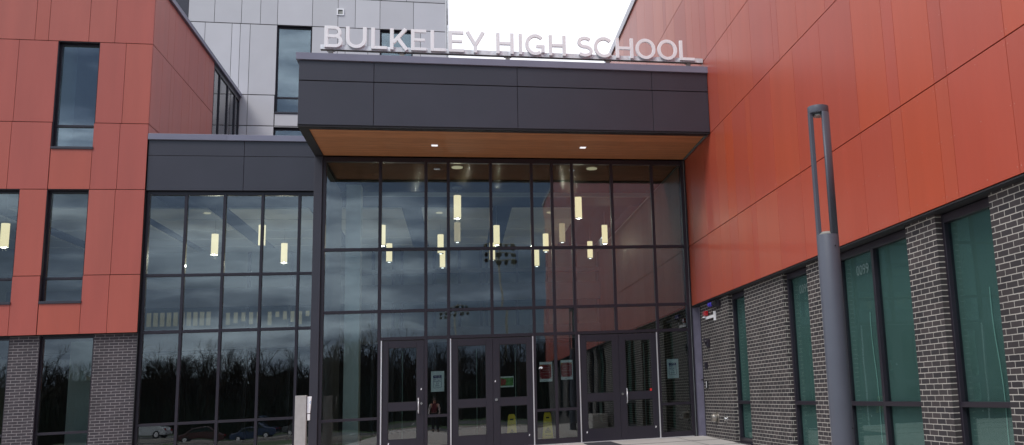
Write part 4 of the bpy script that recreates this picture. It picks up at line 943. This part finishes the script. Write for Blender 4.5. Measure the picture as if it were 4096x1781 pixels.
# the person mirrored in the side light
def person(x, y, z):
    J = {'pelvis': (0, 0, .88), 'chest': (0, .0, 1.16), 'neck': (0, 0, 1.36), 'head': (0, -.0, 1.47), 'top': (0, 0, 1.57),
         'shl': (-.17, 0, 1.31), 'ell': (-.235, -.0, 1.05), 'wrl': (-.235, .10, .83), 'hal': (-.235, .13, .76), 'shr': (.17, 0, 1.31), 'elr': (.235, 0, 1.05), 'wrr': (.235, .10, .83), 'har': (.235, .13, .76),
         'hil': (-.085, 0, .84), 'knl': (-.10, .02, .46), 'anl': (-.11, 0, .09), 'tol': (-.12, .16, .03), 'hir': (.085, 0, .84), 'knr': (.10, .02, .46), 'anr': (.11, 0, .09), 'tor': (.12, .16, .03)}
    E_ = [('pelvis', 'chest'), ('chest', 'neck'), ('neck', 'head'), ('head', 'top'), ('chest', 'shl'), ('shl', 'ell'), ('ell', 'wrl'), ('wrl', 'hal'), ('chest', 'shr'), ('shr', 'elr'), ('elr', 'wrr'), ('wrr', 'har'), ('pelvis', 'hil'), ('hil', 'knl'), ('knl', 'anl'), ('anl', 'tol'), ('pelvis', 'hir'), ('hir', 'knr'), ('knr', 'anr'), ('anr', 'tor')]
    Rr = {'pelvis': .13, 'chest': .14, 'neck': .06, 'head': .085, 'top': .07, 'shl': .055, 'shr': .055, 'ell': .04, 'elr': .04, 'wrl': .03, 'wrr': .03, 'hal': .028, 'har': .028, 'hil': .09, 'hir': .09, 'knl': .06, 'knr': .06, 'anl': .042, 'anr': .042, 'tol': .032, 'tor': .032}
    def skin(name, keys, edges, grow, mat, root):
        ks = list(keys); me = bpy.data.meshes.new(name); me.from_pydata([J[k] for k in ks], [(ks.index(a), ks.index(b)) for a, b in edges if a in ks and b in ks], [])
        o = bpy.data.objects.new(name, me); COL.objects.link(o); o.modifiers.new('skin', 'SKIN')
        for i, k in enumerate(ks): me.skin_vertices[0].data[i].radius = (Rr[k] + grow, Rr[k] * (.75 if k in ('pelvis', 'chest') else 1) + grow)
        me.skin_vertices[0].data[0].use_root = True
        sd = o.modifiers.new('sub', 'SUBSURF'); sd.levels = 2; sd.render_levels = 2
        me.materials.append(M[mat]); o.parent = root; return o
    t = thing('person', 'person in maroon top with pale sleeves and dark trousers, mirrored in the side light', 'person', (0, 0, 0))
    skin('body', J.keys(), E_, 0, 'skin', t)
    skin('top', ['chest', 'pelvis', 'neck'], [('pelvis', 'chest'), ('chest', 'neck')], .022, 'vest', t)
    for s_ in 'lr': skin('sleeve', ['sh' + s_, 'el' + s_, 'wr' + s_], E_, .005, 'sleeve', t)
    skin('trousers', ['pelvis', 'hil', 'knl', 'anl', 'hir', 'knr', 'anr'], E_, .016, 'trouser', t)
    for sx in (-1, 1): MB().box(sx * .115 - .045, sx * .115 + .045, -.06, .21, 0, .09).build('shoe', 'trouser', t, bevel=.02)
    hm = MB(); hm.smooth = True
    for i in range(6):
        for j in range(12):
            def q(i_, j_): th = pi / 2 * .95 * (1 - i_ / 6); ph = 2 * pi * j_ / 12; return (.102 * cos(th) * 1.0 * cos(ph) if True else 0, .112 * cos(th) * sin(ph) - .01, 1.50 + .115 * sin(th))
            hm.poly([q(i, j), q(i, j + 1), q(i + 1, j + 1), q(i + 1, j)])
    M.setdefault('hair', pbr('hair', (.06, .04, .03), rough=.8)); hm.build('hair', 'hair', t)
    fm = MB(); fm.box(-.012, .012, .095, .125, 1.455, 1.495); fm.build('nose', 'skin', t, bevel=.008); fm = MB(); fm.box(-.045, -.025, .092, .1, 1.495, 1.507); fm.box(.025, .045, .092, .1, 1.495, 1.507); fm.box(-.025, .025, .092, .1, 1.42, 1.428); fm.build('face_features', 'black', t)
    t.location = (x, y, z)
person(-6.56, -23.2, zg(-23.2))

# ================================================================== WORLD + LIGHT
w = bpy.data.worlds.new('World'); S.world = w; w.use_nodes = True
N = w.node_tree.nodes; L = w.node_tree.links; N.clear()
out = N.new('ShaderNodeOutputWorld'); bg = N.new('ShaderNodeBackground'); L.new(bg.outputs[0], out.inputs[0])
sky = N.new('ShaderNodeTexSky'); sky.sky_type = 'NISHITA'; sky.sun_disc = False; sky.sun_elevation = radians(50.6); sky.sun_rotation = radians(-136)
tc = N.new('ShaderNodeTexCoord'); sp = N.new('ShaderNodeSeparateXYZ'); L.new(tc.outputs['Generated'], sp.inputs[0])
mp = N.new('ShaderNodeMapping'); mp.inputs['Scale'].default_value = (1.0, 1.0, 4.6); mp.inputs['Location'].default_value = (.35, .1, .2); L.new(tc.outputs['Generated'], mp.inputs[0])
nz = N.new('ShaderNodeTexNoise'); nz.inputs['Scale'].default_value = 3.4; nz.inputs['Detail'].default_value = 8; nz.inputs['Roughness'].default_value = .55; L.new(mp.outputs[0], nz.inputs['Vector'])
# cloud brightness: pale to the north (+y) and overhead, heavy slate cloud low in the south
az = N.new('ShaderNodeMapRange'); az.inputs[1].default_value = -.75; az.inputs[2].default_value = .35; az.inputs[3].default_value = 0; az.inputs[4].default_value = 1; L.new(sp.outputs[1], az.inputs[0])
el = N.new('ShaderNodeMapRange'); el.inputs[1].default_value = .42; el.inputs[2].default_value = .9; el.inputs[3].default_value = 0; el.inputs[4].default_value = 1; L.new(sp.outputs[2], el.inputs[0])
mxm = N.new('ShaderNodeMath'); mxm.operation = 'MAXIMUM'; L.new(az.outputs[0], mxm.inputs[0]); L.new(el.outputs[0], mxm.inputs[1])
cr = N.new('ShaderNodeValToRGB'); L.new(nz.outputs[0], cr.inputs[0])
cr.color_ramp.elements[0].position = .42; cr.color_ramp.elements[0].color = rgb(.13, .19, .32)
cr.color_ramp.elements[1].position = .61; cr.color_ramp.elements[1].color = rgb(.98, 1.18, 1.42)
e = cr.color_ramp.elements.new(.49); e.color = rgb(.27, .36, .54)
mx = N.new('ShaderNodeMixRGB'); L.new(mxm.outputs[0], mx.inputs[0]); L.new(cr.outputs[0], mx.inputs[1]); mx.inputs[2].default_value = rgb(1.42, 1.42, 1.50)
sc = N.new('ShaderNodeVectorMath'); sc.operation = 'SCALE'; sc.inputs['Scale'].default_value = .10; L.new(sky.outputs[0], sc.inputs[0])
m2 = N.new('ShaderNodeMixRGB'); m2.inputs[0].default_value = .85; L.new(sc.outputs[0], m2.inputs[1]); L.new(mx.outputs[0], m2.inputs[2])
L.new(m2.outputs[0], bg.inputs[0]); bg.inputs[1].default_value = 1.0
sd = bpy.data.lights.new('sun', 'SUN'); sd.energy = 2.0; sd.angle = radians(24); sd.color = (1, .97, .93)
so = bpy.data.objects.new('sun', sd); COL.objects.link(so)
so.rotation_euler = Vector((-.60, -.62, 1.05)).to_track_quat('Z', 'Y').to_euler(); so.location = (-20, -20, 30)

# ================================================================== CAMERA
cam = bpy.data.cameras.new('camera'); co = bpy.data.objects.new('camera', cam); COL.objects.link(co); S.camera = co
cam.sensor_width = 36; cam.sensor_fit = 'HORIZONTAL'; cam.lens = 3695.9 / 4096 * 36
cam.shift_x = (2048 - 2701.5) / 4096; cam.shift_y = (903.5 - 890.5) / 4096
cam.clip_start = .05; cam.clip_end = 3000
Rw = Matrix(((0.97347373332962, -0.2241233725038067, -0.04601743598693671), (0.00506321886096614, -0.17997461978536622, 0.9836582231892734), (-0.2287427689175286, -0.957798439198265, -0.17406577934019474)))
mt = Rw.transposed().to_4x4(); mt.translation = (-5.43054589, -21.46803303, 1.09498819); co.matrix_world = mt

S.render.engine = 'CYCLES'; S.render.resolution_x = 1024; S.render.resolution_y = 445
S.cycles.max_bounces = 8; S.cycles.transparent_max_bounces = 24; S.cycles.glossy_bounces = 4; S.cycles.diffuse_bounces = 3
S.view_settings.view_transform = 'Standard'; S.view_settings.look = 'None'; S.view_settings.exposure = 0; S.view_settings.gamma = 1
